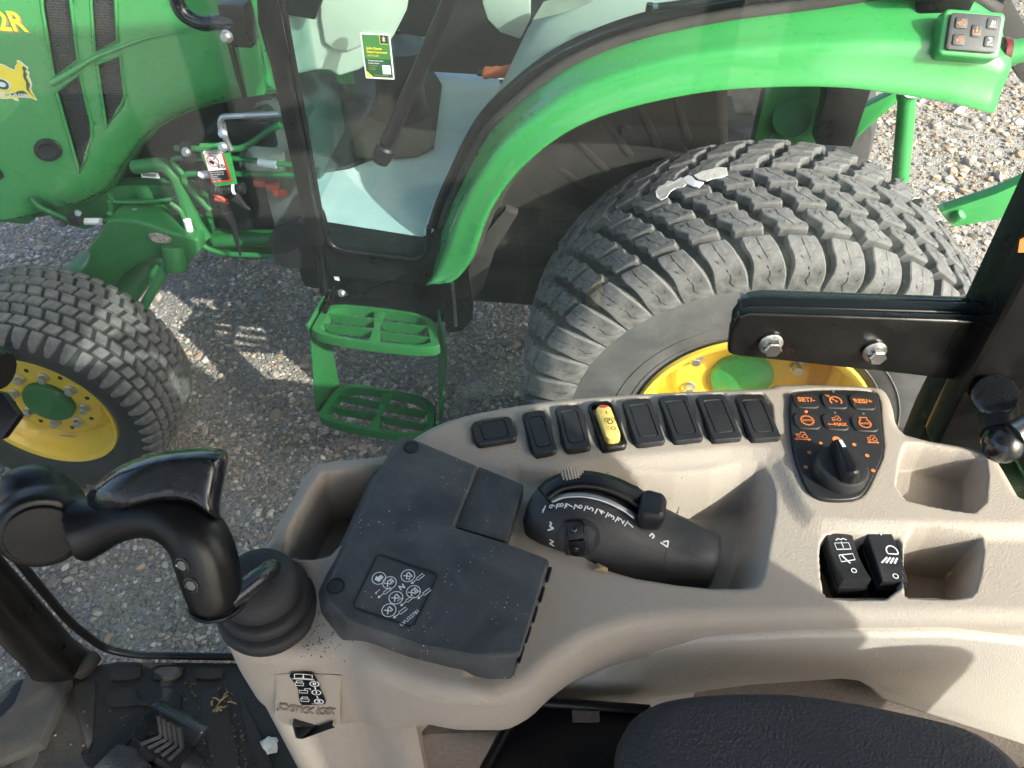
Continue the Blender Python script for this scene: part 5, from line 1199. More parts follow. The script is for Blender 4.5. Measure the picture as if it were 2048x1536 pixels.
o = deco('embossed_lettering', bm, 'beige_shaded', CON); md = o.modifiers.new('s', 'SOLIDIFY'); md.thickness = .0016; md.offset = 0
q0, q1, q2 = ons(592, 1385, .0)[0], ons(645, 1385, .0)[0], ons(618, 1410, .0)[0]
wn = (q1-q0).cross(q2-q0).normalized(); wn = wn if wn.dot(ray(615, 1385)) < 0 else -wn
DO = (q0+q1+q2)/3+wn*.0016
D = slab('lock_decal', [PP(u, v, DO, wn) for u, v in [(579, 1351), (583, 1347), (626, 1348), (631, 1353), (640, 1374), (652, 1404), (648, 1409), (605, 1409), (600, 1404), (596, 1376)]], wn*.0005, 'black_clean', CON, 0)
cp_ = PP(616, 1378, DO+wn*.0010, wn); xd = PP(640, 1379, DO, wn)-PP(590, 1376, DO, wn)
fr = Fr(cp_, xd, wn.cross(xd)); kk = 1
def wpx(u, v): q = PP(u, v, fr.o, fr.n)-fr.o; return (q.dot(fr.x), q.dot(fr.y))
bm = bmesh.new(); lw_ = .00075
for (u, v, ch) in ((629, 1367, '0'), (633, 1384, '1'), (638, 1402, '2')):
    x, y = wpx(u, v); a_strip(bm, fr, circ2(x, y, .0031, 14), lw_, .0004, True); a_text(bm, ch, .0046, fr.mat() @ Matrix.Translation((x, y, .0004)), bold=.0002)
for a, b in (((630, 1373), (631, 1378)), ((634, 1391), (636, 1396))): a_strip(bm, fr, [wpx(*a), wpx(*b)], lw_, .0004)
for (u, v, op) in ((599, 1366, 0), (607, 1381, 1), (610, 1398, 0)):
    x, y = wpx(u, v); a_strip(bm, fr, [(x-.0026, y-.0026), (x+.0026, y-.0026), (x+.003, y+.0008), (x-.003, y+.0008)], lw_, .0004, True); a_strip(bm, fr, [(x-.0019+.003*op, y+.0008), (x-.0019+.003*op, y+.0034), (x+.0019+.003*op, y+.0034), (x+.0019+.003*op, y+.0018)], lw_, .0004)
x, y = wpx(607, 1353); a_strip(bm, fr, [(x-.006, y-.0022), (x, y-.0016), (x+.006, y-.0022), (x+.006, y+.003), (x, y+.0035), (x-.006, y+.003)], lw_, .0004, True); a_strip(bm, fr, [(x, y-.0016), (x, y+.0035)], lw_, .0004); a_strip(bm, fr, [(x-.0075, y-.003), (x+.0075, y-.003)], lw_, .0004)
x, y = wpx(636, 1407); a_text(bm, 'LVU33450', .0020, fr.mat() @ Matrix.Translation((x, y, .0004))); deco('decal_symbols', bm, 'white_ink', D)

# ---- black cover
ZT = Z0+.014
topr = [(812, 872), (957, 930), (908, 1052), (1006, 1082), (1100, 1117), (1042, 1308), (950, 1313), (840, 1293), (700, 1243), (655, 1200), (652, 1180), (700, 1075), (750, 965)]
botr = [(800, 872), (957, 930), (908, 1052), (1006, 1082), (1100, 1117), (1024, 1365), (935, 1364), (800, 1328), (682, 1284), (640, 1228), (634, 1186), (688, 1068), (738, 958)]
bm = bmesh.new()
A = [PZ(u, v, ZT) for u, v in topr]
B = [PZ(u, v, ZT) if t == b else PZ(u, v, ZT-.024) for t, b, (u, v) in zip(topr, botr, botr)]
B = [Vector((p.x, p.y, ZT-.024)) for p in B]
a_ringloft(bm, [B, A]); COVER = from_bm('console_cover', bm, 'cover', CON, 30, .0035, 3)
nt4 = [(957, 931), (1048, 968), (1012, 1083), (908, 1053)]
slab('cover_hatch', [PZ(u, v, ZT-.004) for u, v in nt4], (0, 0, -.016), 'cover', COVER, .002)
sp = [(1048, 966), (1060, 975), (1022, 1088), (1110, 1118), (1100, 1117), (1012, 1083)]
for u, v in ((822, 895), (671, 1172)):
    p = PZ(u, v, ZT); bm = bmesh.new(); a_lathe(bm, [(.0046, -.001), (.0046, .0004), (.0040, .0006)], p, (0, 0, 1), 24); sc = from_bm('cover_screw', bm, 'boot', COVER, 40)
    bm = bmesh.new(); a_prism(bm, [p+Vector((math.cos(a)*(.0021 if i % 2 else .0013), math.sin(a)*(.0021 if i % 2 else .0013), .00062)) for i, a in enumerate([2*math.pi*i/12 for i in range(12)])], (0, 0, .0003)); from_bm('torx_socket', bm, 'black_ink', COVER, 0)
    bm = bmesh.new(); a_lathe(bm, [(.0047, 0), (.0058, -.0004), (.0062, .0002), (.0057, .0005), (.0047, .0003)], p, (0, 0, 1), 24, False); from_bm('screw_rim', bm, 'black_clean', COVER, 40)
for i in range(5):
    t = .08+.2*i; a = PZ(1100+(1030-1100)*t, 1130+(1330-1130)*t, ZT-.004); boxo('cover_hinge', a+Vector((.001, 0, -.002)), (.0025, .011, .004), 'black_clean', COVER, .001, Matrix.Rotation(R(-16), 4, 'Z'))
# valve-pattern decal
def cq(u, v, h=.0004): return PZ(u, v, ZT+h)
dk = [cq(p.x, p.y, -.0006) for p in chaikin([(757, 1106, 0), (876, 1146, 0), (826, 1256, 0), (704, 1216, 0)], 0)]
fr = Fr(cq(803, 1175), cq(822, 1180)-cq(786, 1168), cq(803, 1150)-cq(803, 1190)); 
def c2(u, v): q = cq(u, v)-fr.o; return (q.dot(fr.x), q.dot(fr.y))
bm = bmesh.new(); P = [c2(u, v) for u, v in [(762, 1110), (872, 1147), (874, 1154), (828, 1250), (820, 1253), (710, 1216), (707, 1208), (754, 1112)]]; a_strip(bm, fr, P, .0014, .0003, True); deco('decal_groove', bm, 'black_ink', COVER)
bm = bmesh.new(); lw_ = .0007
nodes = [((758, 1157), '*'), ((779, 1166), 'XII'), ((804, 1175), 'N'), ((816, 1152), 'XI'), ((827, 1184), 'XII'), ((792, 1196), 'XI'), ((778, 1221), 'XI')]
lw_ = .00055; rr_ = .0046
for (u, v), s in nodes:
    x, y = c2(u, v)
    if s != 'N': a_strip(bm, fr, circ2(x, y, rr_, 18), lw_, .0004, True)
    if s == '*': a_poly(bm, fr, [(x-.0022, y-.002), (x+.0015, y-.0025), (x+.0025, y+.002), (x, y+.0028), (x-.001, y+.0005), (x-.0025, y+.001)], .0004)
    else: a_text(bm, s, .0052, fr.mat() @ Matrix.Translation((x, y, .0004)) @ Matrix.Rotation(R(62 if s != 'N' else 55), 4, 'Z'), bold=.00015)
for i, j in ((0, 1), (1, 2), (2, 3), (2, 4), (2, 5), (5, 6)):
    a = Vector(c2(*nodes[i][0])); b = Vector(c2(*nodes[j][0])); d = (b-a).normalized(); q = Vector((-d.y, d.x))*.0012
    for s in (-1, 1): a_strip(bm, fr, [a+d*rr_+q*s, b-d*rr_+q*s], lw_*.8, .0004)
for (u, v), dr in (((833, 1160), -1), ((846, 1190), 1), ((812, 1204), 1), ((798, 1228), 0), ((767, 1188), -1)):
    x, y = c2(u, v); d = Vector((math.cos(R(62)), math.sin(R(62)))); n2 = Vector((-d.y, d.x)); P = lambda a, b: (x+d.x*a+n2.x*b, y+d.y*a+n2.y*b)
    a_strip(bm, fr, [P(.0005, -.001), P(.006, -.001), P(.006, .001), P(.0005, .001)], lw_, .0004, True); a_strip(bm, fr, [P(.0005, 0), P(-.003, 0)], lw_, .0004); a_poly(bm, fr, [P(-.003, -.0012), P(-.0048, 0), P(-.003, .0012)], .0004)
    if dr: a_strip(bm, fr, [P(-.004, .004), P(0, .004)], lw_*.8, .0004); a_strip(bm, fr, [P(-.004*(dr < 0), .004-.0012), P(-.004*(dr < 0)+.0014*(1 if dr < 0 else -1)-.0, .004), ], lw_*.8, .0004)
x, y = c2(820, 1236); a_text(bm, 'LVU32781', .0036, fr.mat() @ Matrix.Translation((x, y, .0004)) @ Matrix.Rotation(R(64), 4, 'Z'))
deco('decal_symbols', bm, 'white_ink', COVER)

# ---- blank plates and the yellow switch
def quad_local(q, z):
    P = [PZ(u, v, z) for u, v in q]; c = sum(P, Vector())/4; fx = (P[1]-P[0]+P[2]-P[3]); fy = (P[0]-P[3]+P[1]-P[2]); return Fr(c, fx, fy), fx.length/2, fy.length/2
for q in blanks:
    fr, w_, h_ = quad_local(q, Z0+.003)
    bm = bmesh.new(); rings = []
    for a, b, r_, z in ((w_, h_, .004, -.008), (w_, h_, .004, .0), (w_-.002, h_-.002, .0035, .0018), (w_*.66, h_*.74, .003, .0018), (w_*.64, h_*.72, .003, .0008), (w_*.60, h_*.69, .003, .0008), (w_*.585, h_*.675, .003, .0016)):
        rings.append([fr.p(x, y, z) for x, y in rrect(a, b, r_)])
    a_ringloft(bm, rings, False, True); from_bm('blank_switch', bm, 'black_plastic', CON, 30)
fr, w_, h_ = quad_local(yel, Z0+.003)
bm = bmesh.new(); rings = [[fr.p(x, y, z) for x, y in rrect(a, b, r_)] for a, b, r_, z in ((w_, h_, .005, -.008), (w_, h_, .005, .001), (w_-.002, h_-.002, .005, .0025), (w_*.80, h_*.86, .004, .002), (w_*.76, h_*.84, .004, -.012))]; a_ringloft(bm, rings, False, True); YS = from_bm('power_takeoff_switch', bm, 'black_clean', CON, 30); YS['label'] = 'yellow power take-off rocker switch in a black frame'
bm = bmesh.new(); P = []; rings = []
for z, k in ((-.008, 1), (.004, 1), (.0065, .93), (.0072, .80)):
    rings.append([fr.p(x*(1.0-.12*(abs(y)/(h_*.37))**2)*k, (y-.001)*(.5+.5*k), z+.003*math.cos(y/h_*2.4)-.003) for x, y in rrect(w_*.66, h_*.76, .006, 6)])
a_ringloft(bm, rings, False, True); from_bm('yellow_rocker', bm, 'yellow_switch', YS, 40)
bm = bmesh.new(); a_strip(bm, fr, [(0, .0075), (0, .0040)], .0009, .0094); a_strip(bm, fr, circ2(.0008, -.0118, .0017, 12), .0008, .0094, True); a_strip(bm, fr, circ2(.0004, -.0045, .0019, 12), .0007, .0094, True)
for i in range(8): a = R(45*i); a_strip(bm, fr, [(.0004+.0019*math.cos(a), -.0045+.0019*math.sin(a)), (.0004+.003*math.cos(a), -.0045+.003*math.sin(a))], .0009, .0094)
a_strip(bm, fr, [(-.0036, -.004), (-.0036, -.001), (.0044, -.001), (.0044, -.004)], .0008, .0094); deco('switch_symbols', bm, 'black_ink', YS)
bm = bmesh.new(); a_poly(bm, fr, [(x*2.6, y) for x, y in circ2(-.0001, .0125, .0015, 18)], .0094); deco('red_mark', bm, 'red_mark', YS)

# ---- keypad and dial
ZK = Z0+.004
P = [PZ(p.x, p.y, ZK) for p in chaikin([(u, v, 0) for u, v in KEY], 2)]; c = sum(P, Vector())/len(P); P = [c+(p-c)*.965 for p in P]
bm = bmesh.new(); a_prism(bm, P, (0, 0, -.012)); KP = from_bm('speed_keypad', bm, 'black_plastic', CON, 30, .003, 3); KP['label'] = 'black speed control keypad with orange symbols and a rotary dial'
fr = Fr(PZ(1672, 850, ZK), PZ(1760, 853, ZK)-PZ(1590, 847, ZK), (0, 1, 0))
def kp(u, v): q = PZ(u, v, ZK+.001)-fr.o; return (q.dot(fr.x), q.dot(fr.y))
KS = [(1612, 801, 'SET/-'), (1669, 802, 'cr'), (1725, 804, 'RES/+'), (1614, 842, 'gear'), (1671, 844, 'max'), (1729, 847, 'eng')]
bmo = bmesh.new(); lw_ = .0007; hh = .0019
def tractor_icon(bm, x, y, s, off):
    a_strip(bm, fr, circ2(x+.0022*s, y-.0008*s, .0016*s, 12), .0006*s, off, True); a_strip(bm, fr, circ2(x-.0026*s, y-.0014*s, .001*s, 10), .0006*s, off, True)
    a_strip(bm, fr, [(x-.0036*s, y+.0002*s), (x-.0034*s, y+.001*s), (x-.0006*s, y+.001*s), (x-.0002*s, y+.003*s), (x+.0028*s, y+.003*s), (x+.0030*s, y+.0012*s)], .0006*s, off); a_strip(bm, fr, [(x-.0014*s, y-.0014*s), (x+.0006*s, y-.0014*s)], .0006*s, off)
for u, v, s in KS:
    x, y = kp(u, v)
    bm = bmesh.new(); rings = [[fr.p(x+a, y+b, z) for a, b in rrect(w_, h_, r_)] for w_, h_, r_, z in ((.0205, .0170, .005, -.001), (.0205, .0170, .005, .0004), (.0192, .0157, .0046, .0014))]; a_ringloft(bm, rings, False, True); from_bm('keypad_button', bm, 'black_plastic', KP, 30)
    if s in ('SET/-', 'RES/+'): a_text(bmo, s, .0066, fr.mat() @ Matrix.Translation((x, y, hh)), bold=.00025)
    if s == 'cr':
        a_strip(bmo, fr, circ2(x+.0006, y-.0006, .0048, 18, -40, 220), .0011, hh); a_strip(bmo, fr, [(x+.001, y-.001), (x-.0022, y+.002)], .0011, hh); a_poly(bmo, fr, circ2(x+.001, y-.001, .0012, 10), hh); a_strip(bmo, fr, [(x-.0065, y+.006), (x-.0035, y+.0035)], .001, hh); a_strip(bmo, fr, [(x-.0035, y+.006), (x-.0045, y+.0045)], .0008, hh)
        for i in range(6): a = R(-30+46*i); a_strip(bmo, fr, [(x+.0006+.0036*math.cos(a), y-.0006+.0036*math.sin(a)), (x+.0006+.0046*math.cos(a), y-.0006+.0046*math.sin(a))], .0009, hh)
    if s == 'gear':
        a_strip(bmo, fr, circ2(x, y, .0047, 24), .0009, hh, True)
        for i in range(16): a = R(22.5*i); a_strip(bmo, fr, [(x+.0047*math.cos(a), y+.0047*math.sin(a)), (x+.0059*math.cos(a), y+.0059*math.sin(a))], .001, hh)
        a_text(bmo, 'AUTO', .0026, fr.mat() @ Matrix.Translation((x, y, hh)), bold=.0001)
    if s == 'max':
        tractor_icon(bmo, x+.001, y+.003, .95, hh); a_text(bmo, 'MAX', .0048, fr.mat() @ Matrix.Translation((x+.0028, y-.0034, hh)), bold=.0002); a_strip(bmo, fr, [(x-.0062, y-.0034), (x-.0022, y-.0034)], .0008, hh); a_poly(bmo, fr, [(x-.0078, y-.0034), (x-.0056, y-.0022), (x-.0056, y-.0046)], hh)
    if s == 'eng':
        a_strip(bmo, fr, [(x-.0032, y+.0058), (x+.0032, y+.0058), (x+.0026, y+.004)]+circ2(x, y-.0006, .0046, 18, 55, -235)+[(x-.0026, y+.004)], .001, hh, True); a_text(bmo, 'AUTO', .0027, fr.mat() @ Matrix.Translation((x, y-.0008, hh)), bold=.0001)
for u, v, m in ((1667, 782, 'led_off'), (1613, 822, 'led_red'), (1670, 824, 'led_off'), (1727, 826, 'led_off')):
    x, y = kp(u, v); bm = bmesh.new(); a_lathe(bm, [(.0011, 0), (.0011, .0005), (.0006, .0008)], fr.p(x, y, 0), fr.n, 12); from_bm('indicator_light', bm, m, KP, 40)
for (u, v, s) in ((1604, 872, 1.15), (1745, 878, 1.0)):
    x, y = kp(u, v); tractor_icon(bmo, x, y+.0012, s, .0004); L_ = .0070 if s > 1.1 else .0048; a_strip(bmo, fr, [(x-L_*.7, y-.0030), (x+L_*.7, y-.0030)], .0013, .0004)
    for t in (-1, 1): a_poly(bmo, fr, [(x+t*L_, y-.0030), (x+t*L_*.62, y-.0014), (x+t*L_*.62, y-.0046)], .0004)
for u, v, r_ in ((1674, 878, .0034), (1642, 885, .0014), (1709, 888, .0017), (1619, 904, .0017), (1735, 910, .0017), (1612, 933, .0017), (1747, 940, .0017)): x, y = kp(u, v); a_poly(bmo, fr, circ2(x, y, r_, 14), .0004)
deco('keypad_print', bmo, 'orange_ink', KP)
kc = PZ(1680, 940, ZK+.004); bm = bmesh.new(); a_lathe(bm, [(.0203, -.005), (.0203, .004), (.0190, .0062), (.0168, .0068), (.012, .007)], kc, (0, 0, 1), 48); DIAL = from_bm('dial', bm, 'black_plastic', KP, 40)
# raised grip of the dial
bm = bmesh.new(); rings = []
for z, k, l in ((.006, 1, 1), (.0125, .82, .97), (.0165, .60, .90), (.0180, .40, .80)):
    rings.append([kc+Vector((x*k, y*l, z)) for x, y in [(-.0045, .0190), (.0045, .0190), (.0062, .008), (.0085, -.010), (.0075, -.0165), (0, -.0185), (-.0075, -.0165), (-.0085, -.010), (-.0062, .008)]])
a_ringloft(bm, rings, False, True); bm.transform(Matrix.Translation(kc) @ Matrix.Rotation(R(4), 4, 'Z') @ Matrix.Translation(-kc)); from_bm('dial_grip', bm, 'black_clean', KP, 40, .0012, 2)
bm = bmesh.new(); a_prism(bm, [kc+Vector(p) for p in ((-.0012, .0150, .0176), (.0012, .0150, .0176), (.0014, .0075, .0186), (-.0014, .0075, .0186))], (0, 0, .0006)); bm.transform(Matrix.Translation(kc) @ Matrix.Rotation(R(4), 4, 'Z') @ Matrix.Translation(-kc)); from_bm('dial_pointer', bm, 'white_ink', KP, 0)

# ---- wiper and work-light rocker switches
for (q, sym) in ((((1654, 1070), (1712, 1070), (1720, 1172), (1661, 1175)), 'wiper'), (((1734, 1070), (1790, 1071), (1796, 1172), (1740, 1173)), 'lamp')):
    fr, w_, h_ = quad_local(q, Z0-.015)
    bm = bmesh.new(); a_prism(bm, [fr.p(a, b, -.014) for a, b in rrect(w_*1.06, h_*1.04, .002)], fr.n*.012); SW = from_bm('rocker_switch', bm, 'black_clean', CON, 30, .001); SW['label'] = 'black rocker switch with white wiper symbols' if sym == 'wiper' else 'black rocker switch with white work lamp symbol'
    bm = bmesh.new(); rings = []; n = 9
    for i in range(n):
        y = -h_*.48+h_*.96*i/(n-1); zc = .010-.0045*math.sin(math.pi*(i/(n-1)))*(1 if sym == 'wiper' else -.25)-.004*(1-i/(n-1))*(1 if sym == 'lamp' else 0)
        rings.append([fr.p(-w_*.46, y, -.004), fr.p(-w_*.46, y, zc-.001), fr.p(-w_*.42, y, zc), fr.p(w_*.42, y, zc), fr.p(w_*.46, y, zc-.001), fr.p(w_*.46, y, -.004)])
    a_ringloft(bm, rings, True, True); RK = from_bm('rocker', bm, 'black_plastic', SW, 25)
    bv = bvh_of(RK); bm = bmesh.new(); lw_ = .0008
    def onr(x, y):
        h = bv.ray_cast(fr.p(x, y, .05), -fr.n); return (fr.p(x, y, .0)-fr.o).dot(fr.n)+((h[0]-fr.o).dot(fr.n) if h[0] else .01)+.0005
    def st2(line, wd=lw_, closed=False):
        zz = sum(onr(*p) for p in line)/len(line); a_strip(bm, fr, line, wd, zz, closed)
    if sym == 'wiper':
        st2([(-.0052, .0050), (-.0052, .0105), (.0052, .0105), (.0052, .0050)], closed=True); st2([(-.004, .012), (-.002, .0135), (0, .0125), (.002, .0135), (.004, .012)]); st2([(0, .006), (0, .0115)], .0006)
        st2([(-.0050, -.0050), (-.0050, .0005), (.0055, .0015), (.0055, -.0035)], closed=True); st2([(-.0030, 0), (.0010, -.0065)], .0011); st2(circ2(.0006, -.0135, .0017, 12), .0006, True)
    else:
        st2([(.0005, .0145), (.0005, .0175)]); st2([(.0005, -.0008), (.0070, -.0012)]+[(.0040+.0040*math.cos(R(a)), .0010+.0048*math.sin(R(a))) for a in range(-20, 200, 20)], .0010, True)
        for i in range(4): st2([(-.0008+.0024*i, -.0032-.0002*i), (-.0062+.0030*i, -.0078-.0002*i)], .0013)
        st2(circ2(.001, -.0175, .0018, 12), .0006, True)
    deco('switch_symbols', bm, 'white_ink', SW)
cylo('pocket_drain', PZ(1845, 1143, Z0-.068), PZ(1845, 1143, Z0-.0615), .008, 'black_ink', CON)

# ---- throttle housing
def housing():
    a = PZ(1046, 1048, Z0+.004); b = PZ(1446, 1105, Z0-.012)
    # outline half widths along the axis (upper side / lower side in the picture)
    U = [(1046, 1040), (1062, 990), (1090, 962), (1140, 945), (1185, 940), (1235, 952), (1290, 985), (1350, 1018), (1400, 1042), (1435, 1060), (1444, 1072)]
    Lw = [(1048, 1058), (1052, 1072), (1075, 1088), (1110, 1102), (1160, 1121), (1215, 1136), (1280, 1145), (1340, 1150), (1400, 1153), (1428, 1148), (1438, 1120)]
    hs = [.005, .022, .036, .049, .055, .053, .045, .034, .026, .020, .012]; n = 14; rings = []
    for i, (u, l, h) in enumerate(zip(U, Lw, hs)):
        zb = Z0-.010-.022*min(1, i/6); pu = PZ(*u, zb+h*.75); pl = PZ(*l, zb+h*.25); pu = Vector((pu.x, pu.y, zb)); pl = Vector((pl.x, pl.y, zb)); ring = []
        for k in range(n+1):
            t = k/n; ang = math.pi*t; x = (1-math.copysign(abs(math.cos(ang))**.72, math.cos(ang)))/2; z = abs(math.sin(ang))**.55
            tilt = (1-.18*x) if i < 8 else 1
            ring.append(pu.lerp(pl, x)+Vector((0, 0, h*z*tilt)))
        ring = [ring[0]-Vector((0, 0, .02))]+ring+[ring[-1]-Vector((0, 0, .02))]
        rings.append(ring)
    R2 = []
    for j in range(len(rings[0])):
        R2.append(smooth_path([r[j] for r in rings], 4))
    rings = [[R2[j][i] for j in range(len(R2))] for i in range(len(R2[0]))]
    bm = bmesh.new(); a_ringloft(bm, rings, True, True); return from_bm('throttle_housing', bm, 'housing', CON, 50)
HS = housing(); hb_v = bvh_of(HS)
def onh(u, v, off=.0):
    d = ray(u, v).normalized(); h = hb_v.ray_cast(cC, d)
    if h[0] is None: p = PZ(u, v, Z0); return p, Vector((0, 0, 1))
    n = h[1] if h[1].dot(d) < 0 else -h[1]; return h[0]+n*off, n
def on_strip(name, line, wd_px, m, off, par, th=.0):
    """ribbon that lies on the housing"""
    L_ = [Vector((u, v, 0)) for u, v in line]; L_ = smooth_path(L_, 5); vs = []; fs = []
    for i, p in enumerate(L_):
        t = (L_[min(i+1, len(L_)-1)]-L_[max(i-1, 0)]).normalized(); q = Vector((-t.y, t.x, 0))*wd_px/2
        for s in (-1, -.33, .33, 1): vs.append(onh(p.x+q.x*s, p.y+q.y*s, off)[0])
    for i in range(len(L_)-1):
        for k in range(3): fs.append((i*4+k, i*4+k+1, i*4+k+5, i*4+k+4))
    o = from_vf(name, vs, fs, m, par, 60)
    if th: md = o.modifiers.new('s', 'SOLIDIFY'); md.thickness = th; md.offset = 0
    return o
on_strip('lever_slot', [(1082, 1012), (1105, 980), (1150, 968), (1200, 972), (1250, 992), (1290, 1020)], 44, 'black_ink', .0006, HS)
# quadrant drum inside the slot
def drum(name, line, wpx, m, lift, th):
    o = on_strip(name, line, wpx, m, lift, HS, th); return o
drum('quadrant', [(1092, 996), (1120, 976), (1165, 968), (1210, 975), (1250, 992), (1282, 1012)], 27, 'black_clean', .0035, .006)
drum('quadrant_scale', [(1104, 1004), (1130, 994), (1170, 993), (1210, 1003), (1245, 1020), (1268, 1036)], 9, 'zinc', .0016, .002)
# lever knob
q = onh(1296, 1034, .004)[0]; fr = Fr(q, PZ(1330, 1008, Z0)-PZ(1290, 1000, Z0), PZ(1290, 1000, Z0)-PZ(1300, 1060, Z0))
bm = bmesh.new(); rings = []
for z, kx, ky in ((-.004, .0085, .0115), (.006, .0096, .0128), (.012, .0092, .0122), (.0155, .0070, .0100)):
    rings.append([fr.p(x*kx, y*ky, z) for x, y in ((-1, -.75), (-.6, -1), (.7, -.9), (1, -.6), (1, .5), (.7, .9), (-.6, 1), (-1, .8))])
a_ringloft(bm, rings, True, True); from_bm('throttle_lever', bm, 'black_plastic', HS, 35, .0022, 3)
# thumb wheel
p, n = onh(1148, 950, .0); bm = bmesh.new(); ax = (onh(1155, 925)[0]-onh(1160, 962)[0]).normalized(); tx = Vector((1, 0, 0)); ring = []
fr = Fr(PZ(1148, 949, Z0+.030), PZ(1170, 946, Z0+.03)-PZ(1127, 953, Z0+.03), (0, 1, .3))
for i in range(9):
    t = -1+2*i/8; x = t*.0082; h = .0042*math.cos(t*1.25)
    for dx in (-.0007, .0007):
        ring.append([fr.p(x+dx, -.0045, -.004), fr.p(x+dx, -.0045, h), fr.p(x+dx, .0045, h), fr.p(x+dx, .0045, -.004)])
    if i < 8: ring.append([fr.p(x+.00105, -.0045, -.004), fr.p(x+.00105, -.0042, h-.0012), fr.p(x+.00105, .0042, h-.0012), fr.p(x+.00105, .0045, -.004)])
ring.sort(key=lambda r: (r[0]-fr.o).dot(fr.x)); a_ringloft(bm, ring, True, True); from_bm('thumb_wheel', bm, 'beige', HS, 20)
# button pair with round surround
def opatch(name, pts, off, m, par, th=.002, bev=0):
    P = [onh(p.x, p.y, off)[0] for p in chaikin([(u, v, 0) for u, v in pts], 2)]; n = onh(sum(p[0] for p in pts)/len(pts), sum(p[1] for p in pts)/len(pts))[1]
    bm = bmesh.new(); a_prism(bm, P, -n*th); return from_bm(name, bm, m, par, 30, bev)
cu, cv = 1157, 1075
opatch('button_surround', [(cu+44*math.cos(R(a))*1.0, cv+38*math.sin(R(a))) for a in range(0, 360, 30)], .0008, 'black_plastic', HS, .003)
for q in ([(1133, 1042), (1166, 1042), (1168, 1074), (1138, 1076)], [(1138, 1079), (1168, 1077), (1172, 1106), (1144, 1106)]):
    c = (sum(p[0] for p in q)/4, sum(p[1] for p in q)/4); b_ = opatch('rocker_button', [q[0], ((q[0][0]+q[1][0])/2, (q[0][1]+q[1][1])/2), q[1], ((q[2][0]+q[1][0])/2, (q[2][1]+q[1][1])/2), q[2], ((q[2][0]+q[3][0])/2, (q[2][1]+q[3][1])/2), q[3], ((q[0][0]+q[3][0])/2, (q[0][1]+q[3][1])/2)], .0032, 'black_clean', HS, .003, .0006)
    p, n = onh(c[0]-2, c[1], .0032); bm = bmesh.new(); a_lathe(bm, [(.0024, 0), (.0020, .0006), (.0010, .0010)], p, n, 14); from_bm('button_dot', bm, 'black_gloss', HS, 60)
for x in (1131, 1173):
    on_strip('button_gap', [(x-2, 1040), (x+1, 1075), (x+4, 1108)], 4, 'black_ink', .0014, HS)
# scale numbers
bm = bmesh.new()
def htext(s, u, v, size, ang):
    p, n = onh(u, v, .0007); xdir = PZ(u+10*math.cos(R(ang)), v+10*math.sin(R(ang)), Z0)-PZ(u, v, Z0); f = Fr(p, xdir-n*xdir.dot(n), n.cross(xdir)); a_text(bm, s, size, f.mat(), bold=.00012)
nums = [(1106, 1013, 95), (1122, 1011, 90), (1140, 1012, 85), (1159, 1014, 82), (1181, 1018, 78), (1203, 1025, 72), (1223, 1034, 66), (1242, 1042, 62), (1261, 1051, 58)]
for i, (u, v, a) in enumerate(nums): htext(str(9-i), u, v, .0070, -84+2.9*i)
deco('scale_numbers', bm, 'white_ink', HS); bm = bmesh.new()
for i in range(8):
    a, b = nums[i], nums[i+1]; u = (a[0]+b[0])/2; v = (a[1]+b[1])/2+1; p0, n0 = onh(u+1+.4*i, v-5, .0007); p1, n1 = onh(u-1-.4*i, v+5, .0007); d = (p1-p0); s = n0.cross(d).normalized()*.00045
    bm.faces.new([bm.verts.new(x) for x in (p0+s, p0-s, p1-s, p1+s)])
deco('scale_ticks', bm, 'white_ink', HS); bm = bmesh.new()
for pts in ([(1086, 1022), (1090, 1017), (1086, 1026), (1092, 1012)], [(1096, 1060), (1108, 1056), (1100, 1052), (1104, 1046), (1100, 1044)], [(1100, 1078), (1108, 1082), (1100, 1086), (1109, 1091)], [(1105, 952), (1108, 961), (1112, 955), (1117, 950)], [(1180, 944), (1185, 955), (1190, 958), (1193, 950), (1199, 946)], [(1298, 1073), (1303, 1067), (1308, 1073), (1303, 1077)], [(1320, 1085), (1334, 1094), (1336, 1082), (1325, 1084)]):
    P_ = [onh(u, v, .0007) for u, v in pts]
    for (a, na), (b, nb_) in zip(P_, P_[1:]):
        s = na.cross(b-a).normalized()*.0006; bm.faces.new([bm.verts.new(x) for x in (a+s, a-s, b-s, b+s)])
deco('mode_symbols', bm, 'white_ink', HS)
for pts in ([(1336, 1080), (1332, 1110), (1326, 1148)], [(1358, 1014), (1353, 1032)]): on_strip('housing_seam', pts, 1.6, 'black_ink', .0005, HS)
on_strip('housing_seam', [(1338, 1090), (1390, 1112), (1425, 1128)], 1.2, 'grey_plastic', .0004, HS); on_strip('housing_seam', [(1355, 1034), (1410, 1060), (1440, 1078)], 1.2, 'grey_plastic', .0004, HS)

# ================================================================ JOYSTICK
J = empty('loader_joystick', PZ(545, 1215, Z0-.024)); tag(J, 'black curved loader joystick on a ribbed rubber boot at the console end', 'joystick'); J.location = (0, 0, 0)
ZB = Z0-.026
bc = PZ(541, 1222, ZB)
bm = bmesh.new()
tip = PD(548, 1150, .520)
axb = Vector((0.0, 0.0, 1)).normalized()
prof = [(.0340, 0), (.0352, .003), (.0350, .007), (.0330, .0098), (.0270, .0100), (.0268, .0115), (.0308, .0130), (.0315, .0165), (.0305, .0195), (.0285, .0212), (.0238, .0214), (.0236, .0228), (.0268, .0245), (.0275, .028), (.0262, .033), (.0232, .0385), (.016, .042), (.011, .0435), (.0085, .0440)]
rings = []
for r_, h in prof:
    c = bc+axb*h+Vector((-.002, .004, 0))*(h/.044); rings.append([c+Vector((math.cos(a)*r_, math.sin(a)*r_, 0)) for a in [2*math.pi*i/40 for i in range(40)]])
a_ringloft(bm, rings); from_bm('rubber_boot', bm, 'boot', J, 60)
